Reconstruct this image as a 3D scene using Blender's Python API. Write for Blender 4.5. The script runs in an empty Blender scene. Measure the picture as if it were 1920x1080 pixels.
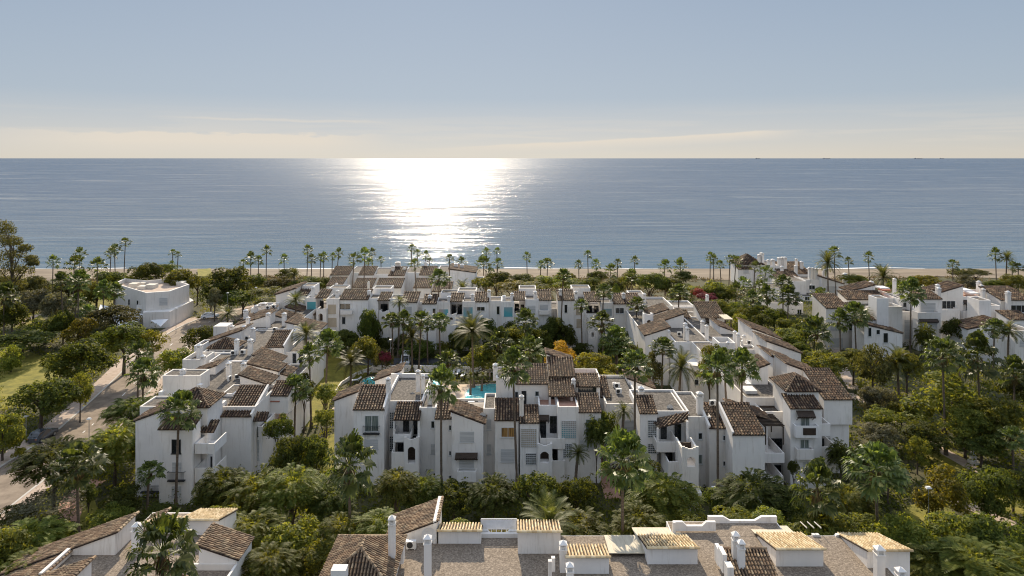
SUN_EL, SUN_AZ, SUN_E = 28.0, -6.5, 3.6
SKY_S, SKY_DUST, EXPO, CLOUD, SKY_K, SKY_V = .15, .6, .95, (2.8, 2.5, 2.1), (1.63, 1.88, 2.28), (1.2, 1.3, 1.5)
SKY_GAIN = [(0, (.95, .80, .64)), (.035, (.82, .735, .64)), (.085, (.63, .635, .62)), (.24, (.53, .56, .585)), (.45, (1.15, 1.1, 1.05)), (.8, (1.5, 1.42, 1.34))]  # gain by elevation; upper stops boost unseen sky, added to fill shaded walls
SKY_GAIN = [(p, tuple(x*1.75 for x in c)) for p, c in SKY_GAIN]
DENOISE = True
import bpy, math, random
from mathutils import Vector
random.seed(7)
SC = bpy.context.scene
COL = SC.collection
F, H, CX, HY = 1300.0, 42.0, 960.0, 296.0      # focal length in photo pixels, camera height, principal point
def wx(px, d): return (px-CX)/F*d
def wz(py, d): return H-(py-HY)*d/F
def gd(py, z=0.0): return F*(H-z)/(py-HY)       # distance of the level z seen at row py
def gp(px, py, z=0.0):
    d = gd(py, z); return (wx(px, d), d, z)
def J(): return random.uniform(-.004, .004)

# ------------------------------------------------------------------ materials
def newmat(name):
    m = bpy.data.materials.new(name); m.use_nodes = True
    nt = m.node_tree; nt.nodes.clear()
    out = nt.nodes.new('ShaderNodeOutputMaterial')
    return m, nt, out
def N(nt, t, **kw):
    n = nt.nodes.new(t)
    for k, v in kw.items():
        if k in n.inputs.keys() if hasattr(n.inputs, 'keys') else False: n.inputs[k].default_value = v
        else: setattr(n, k, v)
    return n
def ramp(nt, stops):
    r = nt.nodes.new('ShaderNodeValToRGB'); e = r.color_ramp.elements
    while len(e) < len(stops): e.new(0.5)
    for i, (p, c) in enumerate(stops):
        e[i].position = p; e[i].color = (c[0], c[1], c[2], 1)
    return r
def objco(nt, scale=(1, 1, 1)):
    t = nt.nodes.new('ShaderNodeNewGeometry'); mp = nt.nodes.new('ShaderNodeMapping')
    mp.inputs['Scale'].default_value = scale
    nt.links.new(t.outputs['Position'], mp.inputs['Vector']); return mp.outputs[0]
def noise_mat(name, stops, scale=1.0, rough=.85, bump=0.0, bscale=None, detail=6, stretch=(1, 1, 1), spec=.3, metal=0):
    m, nt, out = newmat(name); L = nt.links.new
    co = objco(nt, stretch)
    n = N(nt, 'ShaderNodeTexNoise', Scale=scale, Detail=detail, Roughness=.62); L(co, n.inputs['Vector'])
    r = ramp(nt, stops); L(n.outputs[0], r.inputs[0])
    b = N(nt, 'ShaderNodeBsdfPrincipled'); b.inputs['Roughness'].default_value = rough
    b.inputs['Specular IOR Level'].default_value = spec; b.inputs['Metallic'].default_value = metal
    L(r.outputs[0], b.inputs['Base Color'])
    if bump:
        n2 = N(nt, 'ShaderNodeTexNoise', Scale=bscale or scale*4, Detail=5); L(co, n2.inputs['Vector'])
        bp = N(nt, 'ShaderNodeBump', Strength=bump, Distance=.05); L(n2.outputs[0], bp.inputs['Height']); L(bp.outputs[0], b.inputs['Normal'])
    L(b.outputs[0], out.inputs[0]); return m
def plain(name, c, rough=.6, spec=.4, metal=0):
    d = [x*.88 for x in c]
    return noise_mat(name, [(.35, d), (.65, c)], 3, rough, spec=spec, metal=metal)
def wall_mat(name, c=(.84, .80, .755)):
    # lime-washed render: large soft weathering plus streaks of grime running down
    m, nt, out = newmat(name); L = nt.links.new
    n1 = N(nt, 'ShaderNodeTexNoise', Scale=.35, Detail=8, Roughness=.65); L(objco(nt), n1.inputs['Vector'])
    n2 = N(nt, 'ShaderNodeTexNoise', Scale=1.6, Detail=6, Roughness=.7); L(objco(nt, (1.6, 1.6, .16)), n2.inputs['Vector'])
    r1 = ramp(nt, [(.3, (c[0]*.90, c[1]*.90, c[2]*.90)), (.6, c)]); L(n1.outputs[0], r1.inputs[0])
    r2 = ramp(nt, [(.33, (.66, .62, .56)), (.47, (1, 1, 1))]); L(n2.outputs[0], r2.inputs[0])
    mx = N(nt, 'ShaderNodeMix', data_type='RGBA', blend_type='MULTIPLY'); mx.inputs[0].default_value = .48
    L(r1.outputs[0], mx.inputs[6]); L(r2.outputs[0], mx.inputs[7])
    oi = nt.nodes.new('ShaderNodeObjectInfo'); ro = ramp(nt, [(0, (.90, .885, .86)), (.35, (1, 1, 1)), (.7, (.97, .985, 1)), (1, (1, .97, .92))]); L(oi.outputs['Random'], ro.inputs[0])
    mo = N(nt, 'ShaderNodeMix', data_type='RGBA', blend_type='MULTIPLY'); mo.inputs[0].default_value = 1; L(mx.outputs[2], mo.inputs[6]); L(ro.outputs[0], mo.inputs[7])
    b = N(nt, 'ShaderNodeBsdfPrincipled'); b.inputs['Roughness'].default_value = .9; b.inputs['Specular IOR Level'].default_value = .2
    L(mo.outputs[2], b.inputs['Base Color'])
    n3 = N(nt, 'ShaderNodeTexNoise', Scale=5, Detail=4); L(objco(nt), n3.inputs['Vector'])
    bp = N(nt, 'ShaderNodeBump', Strength=.25, Distance=.03); L(n3.outputs[0], bp.inputs['Height']); L(bp.outputs[0], b.inputs['Normal'])
    L(b.outputs[0], out.inputs[0]); return m
def tile_mat(name, stops, lich=(.055, .05, .04), amt=.55):
    m, nt, out = newmat(name); L = nt.links.new
    g = nt.nodes.new('ShaderNodeNewGeometry')
    r = ramp(nt, stops); L(g.outputs['Random Per Island'], r.inputs[0])
    n = N(nt, 'ShaderNodeTexNoise', Scale=1.1, Detail=8, Roughness=.7); L(objco(nt), n.inputs['Vector'])
    rr = ramp(nt, [(.42, (0, 0, 0)), (.62, (amt, amt, amt))]); L(n.outputs[0], rr.inputs[0])
    mx = N(nt, 'ShaderNodeMix', data_type='RGBA'); L(rr.outputs[0], mx.inputs[0]); L(r.outputs[0], mx.inputs[6]); mx.inputs[7].default_value = (*lich, 1)
    b = N(nt, 'ShaderNodeBsdfPrincipled'); b.inputs['Roughness'].default_value = .8; b.inputs['Specular IOR Level'].default_value = .25
    L(mx.outputs[2], b.inputs['Base Color']); L(b.outputs[0], out.inputs[0]); return m
def leaf_mat(name, cols, trans=.4, rough=.5, spec=.35, tcol=None):
    m, nt, out = newmat(name); L = nt.links.new
    g = nt.nodes.new('ShaderNodeNewGeometry'); oi = nt.nodes.new('ShaderNodeObjectInfo')
    k = len(cols)
    r = ramp(nt, [(i/(k-1) if k > 1 else 0, c) for i, c in enumerate(cols)]); L(g.outputs['Random Per Island'], r.inputs[0])
    hs = N(nt, 'ShaderNodeHueSaturation'); L(r.outputs[0], hs.inputs['Color'])
    mr = N(nt, 'ShaderNodeMapRange'); mr.inputs['To Min'].default_value = .7; mr.inputs['To Max'].default_value = 1.3
    L(oi.outputs['Random'], mr.inputs['Value']); L(mr.outputs[0], hs.inputs['Value'])
    mh = N(nt, 'ShaderNodeMapRange'); mh.inputs['To Min'].default_value = .485; mh.inputs['To Max'].default_value = .515
    L(oi.outputs['Random'], mh.inputs['Value']); L(mh.outputs[0], hs.inputs['Hue'])
    b = N(nt, 'ShaderNodeBsdfPrincipled'); b.inputs['Roughness'].default_value = rough; b.inputs['Specular IOR Level'].default_value = spec
    L(hs.outputs[0], b.inputs['Base Color'])
    t = N(nt, 'ShaderNodeBsdfTranslucent')
    mu = N(nt, 'ShaderNodeMix', data_type='RGBA', blend_type='MULTIPLY'); mu.inputs[0].default_value = 1
    L(hs.outputs[0], mu.inputs[6]); mu.inputs[7].default_value = (*(tcol or (1.7, 1.55, .7)), 1); L(mu.outputs[2], t.inputs[0])
    ms = N(nt, 'ShaderNodeMixShader'); ms.inputs[0].default_value = trans
    L(b.outputs[0], ms.inputs[1]); L(t.outputs[0], ms.inputs[2]); L(ms.outputs[0], out.inputs[0]); return m

M = {}
M['wall'] = wall_mat('white_render')
M['cream'] = wall_mat('cream_render', (.74, .69, .60))
M['gravel'] = noise_mat('roof_gravel', [(.25, (.09, .068, .05)), (.42, (.17, .135, .102)), (.54, (.25, .20, .152)), (.74, (.44, .36, .28))], 7.5, .95, .7, 7, detail=9)
M['gravel2'] = noise_mat('grey_roof_gravel', [(.28, (.03, .027, .024)), (.42, (.075, .066, .058)), (.54, (.12, .105, .09)), (.72, (.26, .23, .20))], 3.2, .95, .7, 7, detail=9)
M['tile'] = tile_mat('old_clay_tile', [(0, (.06, .038, .026)), (.35, (.12, .07, .043)), (.65, (.185, .105, .06)), (.9, (.25, .16, .094)), (1, (.38, .28, .175))], amt=.7)
M['tilep'] = tile_mat('pale_clay_tile', [(0, (.44, .31, .16)), (.3, (.58, .42, .23)), (.7, (.70, .54, .31)), (1, (.78, .64, .42))], amt=.22)
M['chan'] = noise_mat('tile_channel', [(.3, (.02, .015, .012)), (.7, (.06, .038, .026))], 2.5, .9)
M['wood'] = noise_mat('dark_timber', [(.3, (.025, .018, .013)), (.7, (.075, .05, .035))], 2, .7, stretch=(1, 1, 6))
M['pane'] = plain('window_glass', (.018, .022, .025), .08, .7)
M['curtain'] = noise_mat('curtained_glass', [(.4, (.10, .13, .12)), (.6, (.26, .28, .25))], 2.2, .25, stretch=(4, 4, .2), spec=.6)
M['amber'] = noise_mat('amber_curtain', [(.35, (.10, .05, .02)), (.6, (.42, .24, .08))], 1.6, .4, stretch=(5, 5, .2))
M['shut'] = noise_mat('roller_shutter', [(.4, (.47, .47, .46)), (.6, (.60, .59, .57))], 1.2, .7, .6, 9, stretch=(.2, .2, 6))
M['frame'] = plain('painted_frame', (.62, .62, .6), .5)
M['iron'] = plain('iron', (.03, .03, .032), .5)
M['metal'] = plain('galvanised_metal', (.42, .43, .44), .4, metal=.6)
M['acw'] = plain('enamelled_casing', (.72, .71, .68), .45)
M['dark'] = plain('dark_grille', (.03, .03, .03), .7)
M['panelA'] = noise_mat('sand_coloured_screen', [(.3, (.42, .34, .25)), (.7, (.52, .44, .33))], .8, .8)
M['panelB'] = noise_mat('teal_and_sand_screen', [(.40, (.10, .36, .40)), (.52, (.30, .35, .36)), (.62, (.46, .36, .30))], .22, .8, detail=1)
M['slatroof'] = noise_mat('pale_roof_sheet', [(.3, (.44, .38, .28)), (.7, (.62, .55, .42))], 2, .7, stretch=(4, .4, 1))
M['awnred'] = plain('red_awning', (.42, .16, .10), .7)
M['sheet'] = plain('white_canvas', (.72, .73, .75), .7)
M['terra'] = noise_mat('terracotta_paving', [(.3, (.38, .20, .14)), (.7, (.52, .31, .23))], 1.5, .85, .2)
M['pave'] = noise_mat('pavement', [(.3, (.36, .27, .21)), (.7, (.50, .40, .32))], 1.2, .9, .2)
M['kerb'] = plain('kerbstone', (.5, .47, .42), .85)
M['asph'] = noise_mat('asphalt', [(.3, (.14, .108, .08)), (.5, (.225, .175, .13)), (.7, (.30, .24, .18))], .5, .9, .3, 9, detail=9)
M['asphd'] = noise_mat('dark_asphalt', [(.3, (.045, .047, .05)), (.7, (.075, .075, .08))], .8, .9, .3, 9)
M['mark'] = plain('road_paint', (.75, .75, .72), .7)
M['deck'] = noise_mat('pool_deck_stone', [(.3, (.46, .35, .26)), (.7, (.66, .53, .41))], 1.1, .85, .2)
M['lawn'] = noise_mat('lawn_grass', [(.3, (.10, .10, .016)), (.5, (.19, .17, .026)), (.7, (.28, .235, .045))], .6, .95, .8, 14, detail=10)
M['ground'] = noise_mat('garden_soil', [(.3, (.03, .034, .012)), (.5, (.06, .058, .022)), (.7, (.12, .10, .045))], .35, .95, .8, 6, detail=10)
M['sand'] = noise_mat('beach_sand', [(.3, (.13, .10, .072)), (.5, (.19, .15, .108)), (.7, (.26, .21, .155))], .12, .95, .5, 2.5, detail=10, stretch=(.4, 1, 1))
M['foam'] = plain('surf_foam', (.8, .8, .8), .8)
M['trunkp'] = noise_mat('palm_bark', [(.3, (.085, .062, .045)), (.7, (.19, .145, .105))], 2.5, .9, .5, stretch=(1, 1, 5))
M['bark'] = noise_mat('tree_bark', [(.3, (.05, .038, .028)), (.7, (.13, .10, .075))], 3, .9, .5, stretch=(1, 1, .4))
M['fan'] = leaf_mat('fan_palm_leaf', [(.048, .066, .016), (.098, .122, .03), (.18, .19, .055)], .42, .48, .35, (1.45, 1.5, .7))
M['date'] = leaf_mat('date_palm_leaf', [(.05, .062, .02), (.095, .105, .034), (.15, .15, .06)], .45, .55, .25)
M['dead'] = leaf_mat('dry_frond', [(.10, .07, .035), (.19, .14, .07)], .3, .8, .1, (1.2, 1.1, .9))
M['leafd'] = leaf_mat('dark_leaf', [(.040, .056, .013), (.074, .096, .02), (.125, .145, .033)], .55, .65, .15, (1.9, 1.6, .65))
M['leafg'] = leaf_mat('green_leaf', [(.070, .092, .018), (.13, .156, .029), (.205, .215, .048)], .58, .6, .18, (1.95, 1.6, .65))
M['leafy'] = leaf_mat('yellow_green_leaf', [(.08, .085, .014), (.15, .14, .02), (.24, .20, .03)], .55, .6, .18)
M['leafo'] = leaf_mat('autumn_leaf', [(.19, .11, .016), (.33, .19, .022), (.40, .27, .035)], .5, .6, .15, (1.5, 1.2, .6))
M['leafs'] = leaf_mat('grey_olive_leaf', [(.06, .06, .035), (.11, .105, .062), (.17, .16, .10)], .4, .65, .2)
M['leafb'] = leaf_mat('brown_olive_leaf', [(.045, .045, .016), (.082, .08, .027), (.13, .12, .042)], .45, .65, .15)
M['flower'] = leaf_mat('red_bract', [(.22, .03, .05), (.36, .06, .07), (.05, .06, .02)], .4, .6, .2, (1.3, .9, .9))
M['scrub'] = leaf_mat('dry_scrub', [(.10, .075, .04), (.17, .13, .075), (.24, .19, .11), (.07, .065, .03)], .3, .8, .1, (1.2, 1.1, .8))

# ------------------------------------------------------------------ mesh helper
class MB:
    def __init__(s): s.v = []; s.f = []; s.m = []; s.mi = 0
    def add(s, pts, faces):
        o = len(s.v); s.v += [tuple(p) for p in pts]
        for f in faces: s.f.append([o+i for i in f]); s.m.append(s.mi)
    def quad(s, a, b, c, d): s.add((a, b, c, d), ((0, 1, 2, 3),))
    def box(s, x0, x1, y0, y1, z0, z1):
        s.add([(x0, y0, z0), (x1, y0, z0), (x1, y1, z0), (x0, y1, z0), (x0, y0, z1), (x1, y0, z1), (x1, y1, z1), (x0, y1, z1)],
              [(0, 3, 2, 1), (4, 5, 6, 7), (0, 1, 5, 4), (1, 2, 6, 5), (2, 3, 7, 6), (3, 0, 4, 7)])
    def prism(s, bot, top):
        n = len(bot)
        s.add(list(bot)+list(top), [tuple(reversed(range(n))), tuple(range(n, 2*n))]+[(i, (i+1) % n, n+(i+1) % n, n+i) for i in range(n)])
    def pxz(s, poly, y0, y1): s.prism([(x, y0, z) for x, z in poly], [(x, y1, z) for x, z in poly])
    def pyz(s, poly, x0, x1): s.prism([(x0, y, z) for y, z in poly], [(x1, y, z) for y, z in poly])
    def pxy(s, poly, z0, z1): s.prism([(x, y, z0) for x, y in poly], [(x, y, z1) for x, y in poly])
    def tube(s, a, b, r0, r1=None, n=8, caps=True):
        r1 = r0 if r1 is None else r1
        a = Vector(a); b = Vector(b); w = (b-a).normalized()
        u = w.orthogonal().normalized(); v = w.cross(u)
        A = [a+(u*math.cos(2*math.pi*i/n)+v*math.sin(2*math.pi*i/n))*r0 for i in range(n)]
        B = [b+(u*math.cos(2*math.pi*i/n)+v*math.sin(2*math.pi*i/n))*r1 for i in range(n)]
        fs = [(i, (i+1) % n, n+(i+1) % n, n+i) for i in range(n)]
        if caps: fs += [tuple(reversed(range(n))), tuple(range(n, 2*n))]
        s.add(A+B, fs)
    def path(s, pts, rs, n=8):
        for i in range(len(pts)-1): s.tube(pts[i], pts[i+1], rs[i], rs[i+1], n, i in (0, len(pts)-2))
    def lathe(s, prof, c=(0, 0, 0), n=12):
        pts = []; fs = []
        for r, z in prof:
            for i in range(n):
                a = 2*math.pi*i/n; pts.append((c[0]+r*math.cos(a), c[1]+r*math.sin(a), c[2]+z))
        for k in range(len(prof)-1):
            for i in range(n): fs.append((k*n+i, k*n+(i+1) % n, (k+1)*n+(i+1) % n, (k+1)*n+i))
        s.add(pts, fs)
    def mesh(s, name, mats, org=(0, 0, 0), smooth=False):
        me = bpy.data.meshes.new(name)
        me.from_pydata([(x-org[0], y-org[1], z-org[2]) for x, y, z in s.v], [], s.f)
        for m in mats if isinstance(mats, (list, tuple)) else [mats]: me.materials.append(m)
        if any(s.m): me.polygons.foreach_set('material_index', s.m)
        if smooth: me.polygons.foreach_set('use_smooth', [True]*len(s.f))
        me.update(); return me
    def build(s, name, mats, parent=None, org=(0, 0, 0), smooth=False):
        return link(name, s.mesh(name, mats, org, smooth), parent)
def link(name, me, parent=None):
    o = bpy.data.objects.new(name, me); COL.objects.link(o)
    if parent is not None: o.parent = parent
    return o
def tag(o, label=None, cat=None, group=None, kind=None):
    for k, v in (('label', label), ('category', cat), ('group', group), ('kind', kind)):
        if v: o[k] = v
    return o
def empty(name, loc, label, cat, group=None):
    o = bpy.data.objects.new(name, None); COL.objects.link(o); o.location = loc; o.empty_display_size = .5
    return tag(o, label, cat, group)
ORD = ['leftmost', 'second from the left', 'third from the left', 'fourth from the left', 'fifth from the left', 'sixth from the left', 'seventh from the left', 'eighth from the left', 'ninth from the left', 'tenth from the left', 'eleventh from the left', 'twelfth from the left', 'thirteenth from the left', 'fourteenth from the left', 'fifteenth from the left', 'sixteenth from the left', 'seventeenth from the left', 'eighteenth from the left', 'nineteenth from the left', 'twentieth from the left']
def rank(i, n):
    if n == 1: return ''
    if i == n-1: return 'rightmost'
    if n > 6 and i == n-2: return 'second from the right'
    if n > 8 and i == n-3: return 'third from the right'
    if n > 10 and i == n-4: return 'fourth from the right'
    if n > 12 and i == n-5: return 'fifth from the right'
    return ORD[i]

# ------------------------------------------------------------------ clay tile roofs: every tile is modelled
def inpoly(x, y, P):
    r = False; j = len(P)-1
    for i in range(len(P)):
        if (P[i][1] > y) != (P[j][1] > y) and x < (P[j][0]-P[i][0])*(y-P[i][1])/(P[j][1]-P[i][1])+P[i][0]: r = not r
        j = i
    return r
def tile_plane(mb, poly, pitch=.28, course=.42, th=.08):
    P = [Vector(p) for p in poly]
    n = (P[1]-P[0]).cross(P[2]-P[0]).normalized()
    if n.z < 0: n = -n; P.reverse()
    down = Vector((0, 0, -1)); down = (down-n*down.dot(n))
    down = down.normalized() if down.length > 1e-4 else Vector((0, -1, 0))
    u = n.cross(down).normalized(); o = P[0]
    Q = [((p-o).dot(u), (p-o).dot(-down)) for p in P]
    mb.mi = 1
    mb.prism([p-n*th for p in P], P)
    mb.mi = 0
    u0 = min(q[0] for q in Q); u1 = max(q[0] for q in Q); t0 = min(q[1] for q in Q); t1 = max(q[1] for q in Q)
    nc = max(1, round((u1-u0)/pitch)); nr = max(1, round((t1-t0)/course))
    pw = (u1-u0)/nc; ph = (t1-t0)/nr; hw = pw*.30; hh = pw*.46
    prof = [(-hw, .0), (-hw*.55, hh*.8), (hw*.55, hh*.8), (hw, .0)]
    for i in range(nc):
        uc = u0+(i+.5)*pw; sl = random.uniform(-.06, .06)*ph
        for j in range(nr):
            tc = t0+(j+.5)*ph
            if not inpoly(uc, tc, Q): continue
            ju = random.uniform(-.07, .07)*pw; jt = random.uniform(-.04, .04)*ph+sl; jh = random.uniform(0, .25)*hh
            lo = []; hi = []
            for (a, b) in prof:
                lo.append(o+u*(uc+a*1.05+ju)-down*(tc-ph*.56+jt)+n*(b+hh*.25+jh))
                hi.append(o+u*(uc+a*.9+ju*.3)-down*(tc+ph*.5+jt)+n*(b*.9+.002+jh*.4))
            mb.add(lo+hi, [(0, 1, 5, 4), (1, 2, 6, 5), (2, 3, 7, 6), (0, 3, 2, 1)])
def ridge_tiles(mb, a, b, r=.13, step=.42):
    a = Vector(a); b = Vector(b); L = (b-a).length; k = max(1, round(L/step)); w = (b-a).normalized()
    s = w.cross(Vector((0, 0, 1))).normalized(); up = s.cross(w)
    mb.mi = 0
    for i in range(k):
        p = a+w*(L*i/k); q = a+w*(L*(i+1.08)/k)
        A = [p+s*(r*1.1*math.cos(t))+up*(r*1.1*math.sin(t)+.02) for t in (0, .8, 1.57, 2.34, 3.14)]
        B = [q+s*(r*.9*math.cos(t))+up*(r*.9*math.sin(t)-.01) for t in (0, .8, 1.57, 2.34, 3.14)]
        mb.add(A+B, [(0, 1, 6, 5), (1, 2, 7, 6), (2, 3, 8, 7), (3, 4, 9, 8), (4, 3, 2, 1, 0)])
# ------------------------------------------------------------------ building kit
FOOT = []          # footprints (x0, x1, y0, y1): the planting keeps clear of them
class Block:
    def __init__(s, name, px, d, label, cat, wall='wall', tile='tile', z=0.0):
        s.o = (wx(px, d), d, z); s.root = empty(name, s.o, label, cat); s.G = 'gravel' if d < 75 else 'gravel2'; s.W = M[wall]; s.T = M[tile]; s.d0 = d
        s.pitch = .25 if d < 75 else .36 if d < 120 else .5
        s.course = .42 if d < 75 else .5 if d < 120 else .7
    def part(s, mb, name, mats, parent=None, label=None, smooth=False):
        if parent is not None:
            o = link(name, mb.mesh(name, mats, s.o, smooth), parent)
        else: o = mb.build(name, mats, s.root, s.o, smooth)
        if label: o['label'] = label
        return o
    # every volume is given by the picture columns of its front face, the row of its top, its distance and its length
    def flat(s, xl, xr, yt, d, L, par=.45, z0=0.0, foot=True, gravel=None, t=.2):
        x0 = wx(xl, d)+J(); x1 = wx(xr, d)+J(); y0 = d+J(); y1 = d+L+J(); zt = wz(yt, d)+J()
        return s.flatw(x0, x1, y0, y1, zt, par, z0, foot, gravel, t)
    def flatw(s, x0, x1, y0, y1, zt, par=.45, z0=0.0, foot=True, gravel=None, t=.2):
        gravel = gravel or s.G; mb = MB()
        if par <= 0 or min(x1-x0, y1-y0) < 3*t: mb.box(x0, x1, y0, y1, z0, zt)
        else:
            a, b, c, e = x0+t, x1-t, y0+t, y1-t; zi = zt-par
            O = [(x0, y0), (x1, y0), (x1, y1), (x0, y1)]; I = [(a, c), (b, c), (b, e), (a, e)]
            mb.add([(x, y, z0) for x, y in O]+[(x, y, zt) for x, y in O]+[(x, y, zt) for x, y in I]+[(x, y, zi-.3) for x, y in I],
                   [f for k in range(4) for f in ((k, (k+1) % 4, 4+(k+1) % 4, 4+k), (4+k, 4+(k+1) % 4, 8+(k+1) % 4, 8+k), (8+k, 8+(k+1) % 4, 12+(k+1) % 4, 12+k))])
            g = MB(); g.quad((a, c, zi), (b, c, zi), (b, e, zi), (a, e, zi)); s.part(g, 'flat_roof', M[gravel])
        if foot: FOOT.append((x0, x1, y0, y1))
        return s.part(mb, 'wall', s.W)
    def shed(s, xl, xr, yt, d, L, rise, dr, z0=0.0, over=.22, foot=True, wall=True, tile=None, verge=False):
        x0 = wx(xl, d)+J(); x1 = wx(xr, d)+J(); return s.shedw(x0, x1, d+J(), d+L+J(), wz(yt, d), rise, dr, z0, over, foot, wall, tile, verge)
    def shedw(s, x0, x1, y0, y1, ze, rise, dr, z0=0.0, over=.22, foot=True, wall=True, tile=None, verge=False):
        # ze = top of the wall at the front left corner's lower eave; dr = side towards which the roof falls
        rise = min(rise, (.29 if y0 < 140 else .23)*(y1-y0) if dr in 'fb' else (.37 if y0 < 140 else .3)*(x1-x0)); mb = MB(); zh = ze+rise; ex = .10
        if dr in 'fb':
            a, b = (ze, zh) if dr == 'f' else (zh, ze)
            mb.pyz([(y0, z0), (y1, z0), (y1, b), (y0, a)], x0, x1)
            k = (b-a)/(y1-y0); ya, yb = y0-over, y1+over
            P = [(x0-ex, ya, a+k*(ya-y0)+.09), (x1+ex, ya, a+k*(ya-y0)+.09), (x1+ex, yb, a+k*(yb-y0)+.09), (x0-ex, yb, a+k*(yb-y0)+.09)]
        else:
            a, b = (ze, zh) if dr == 'l' else (zh, ze)
            mb.pxz([(x0, z0), (x1, z0), (x1, b), (x0, a)], y0, y1)
            k = (b-a)/(x1-x0); xa, xb = x0-over, x1+over
            P = [(xa, y0-ex, a+k*(xa-x0)+.09), (xb, y0-ex, a+k*(xb-x0)+.09), (xb, y1+ex, a+k*(xb-x0)+.09), (xa, y1+ex, a+k*(xa-x0)+.09)]
        if wall: s.part(mb, 'wall', s.W)
        r = MB(); tile_plane(r, P, s.pitch, s.course)
        hi = {'f': (P[3], P[2]), 'b': (P[0], P[1]), 'l': (P[1], P[2]), 'r': (P[0], P[3])}[dr]
        ridge_tiles(r, hi[0], hi[1], .14)
        s.part(r, 'tile_roof', [s.T if not tile else M[tile], M['chan']])
        if verge:
            v = MB(); vx = x0 if 'l' in verge else x1
            if dr in 'fb': v.pyz([(y0-.1, a-.2), (y1+.1, b-.2), (y1+.1, b+.38), (y0-.1, a+.38)], vx-.14, vx+.14); s.part(v, 'verge', s.W)
        if foot: FOOT.append((x0, x1, y0, y1))
    def hip(s, xl, xr, yt, d, L, rise, z0=0.0, over=.35, foot=True):
        x0 = wx(xl, d); x1 = wx(xr, d); y0 = d; y1 = d+L; ze = wz(yt, d)
        mb = MB(); mb.box(x0, x1, y0, y1, z0, ze); s.part(mb, 'wall', s.W)
        a, b, c, e = x0-over, x1+over, y0-over, y1+over; h = min(b-a, e-c)/2
        if b-a >= e-c: A = (a+h, (c+e)/2, ze+rise); B = (b-h, (c+e)/2, ze+rise)
        else: A = ((a+b)/2, c+h, ze+rise); B = ((a+b)/2, e-h, ze+rise)
        q = [(a, c, ze+.06), (b, c, ze+.06), (b, e, ze+.06), (a, e, ze+.06)]
        same = (Vector(A)-Vector(B)).length < .3
        r = MB()
        if b-a >= e-c: pl = [[q[0], q[1], B, A], [q[2], q[3], A, B], [q[3], q[0], A], [q[1], q[2], B]]
        else: pl = [[q[0], q[1], A], [q[2], q[3], B], [q[3], q[0], A, B], [q[1], q[2], B, A]]
        for p in pl:
            if same and len(p) == 4: p = p[:3] if p[2] == A else [p[0], p[1], A]
            tile_plane(r, p, s.pitch, s.course)
        for k, t in ((0, A), (3, A if b-a >= e-c else B), (1, B if b-a >= e-c else A), (2, B)): ridge_tiles(r, q[k], t, .13)
        if not same: ridge_tiles(r, A, B, .13)
        s.part(r, 'tile_roof', [s.T, M['chan']])
        if foot: FOOT.append((x0, x1, y0, y1))
    def roof(s, corners, tile=None, ridge=None):            # corners: (px, py, z) seen in the picture at height z
        r = MB(); P = [gp(*c) for c in corners]; tile_plane(r, P, s.pitch, s.course)
        if ridge: ridge_tiles(r, P[ridge[0]], P[ridge[1]], .14)
        s.part(r, 'tile_roof', [M[tile] if tile else s.T, M['chan']])
    def rect(s, xl, xr, yt, yb, d): return wx(xl, d), wx(xr, d), wz(yb, d), wz(yt, d)
    def win(s, xl, xr, yt, yb, d, pane='pane', n=2, fr='frame', sill=True, label=None):
        a, b, c, e = s.rect(xl, xr, yt, yb, d); f = MB(); w = .07; y0, y1 = d-.055, d+.03
        f.box(a, a+w, y0, y1, c, e); f.box(b-w, b, y0, y1, c, e); f.box(a+w, b-w, y0, y1, e-w, e); f.box(a+w, b-w, y0, y1, c, c+w)
        for k in range(1, n):
            x = a+(b-a)*k/n; f.box(x-w*.5, x+w*.5, y0+.008, y1, c+w, e-w)
        if sill: f.box(a-.08, b+.08, d-.13, d+.02, c-.09, c-.003)
        o = s.part(f, 'window', M[fr], label=label)
        p = MB(); p.box(a+w*.5, b-w*.5, d-.014, d+.02, c+w*.5, e-w*.5); s.part(p, 'pane', M[pane], o)
    def shut(s, xl, xr, yt, yb, d, mat='shut', name='shutter'):
        a, b, c, e = s.rect(xl, xr, yt, yb, d); f = MB(); f.box(a, b, d-.03, d+.02, c, e); f.box(a-.06, b+.06, d-.10, d+.02, c-.08, c-.002)
        if name == 'shutter':
            k = int((e-c)/.11)
            for i in range(k): z = c+(e-c)*(i+.5)/k; f.box(a+.03, b-.03, d-.042, d-.031, z-.035, z+.035)
        s.part(f, name, M[mat])
    def lat(s, xl, xr, yt, yb, d, back='pane'):
        a, b, c, e = s.rect(xl, xr, yt, yb, d); f = MB(); t = .035; y0 = d-.09; y1 = d-.02
        nx = max(3, round((b-a)/.24)); nz = max(3, round((e-c)/.24))
        for i in range(nx+1): x = a+(b-a)*i/nx; f.box(x-t, x+t, y0, y1, c, e)
        for j in range(nz+1): z = c+(e-c)*j/nz; f.box(a, b, y0+.006, y1-.006, z-t, z+t)
        o = s.part(f, 'lattice_screen', M['frame'])
        p = MB(); p.box(a, b, d-.012, d+.02, c, e); s.part(p, 'pane', M[back], o)
    def door(s, xl, xr, yt, yb, d, pane='pane'): s.win(xl, xr, yt, yb, d, pane, 2, 'iron', False)
    def balc(s, xl, xr, yt, yb, d, pr, mat=None, t=.14, front=True):
        # yt, yb: top and foot of the parapet seen on its front face, which stands pr in front of the wall at d
        df = d-pr; a, b, c, e = s.rect(xl, xr, yt, yb, df); m = MB()
        m.box(a, b, df, d, c, c+.16); m.box(a, b, df, df+t, c+.16, e); m.box(a, a+t, df+t, d, c+.16, e); m.box(b-t, b, df+t, d, c+.16, e)
        s.part(m, 'balcony', mat or s.W)
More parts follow.
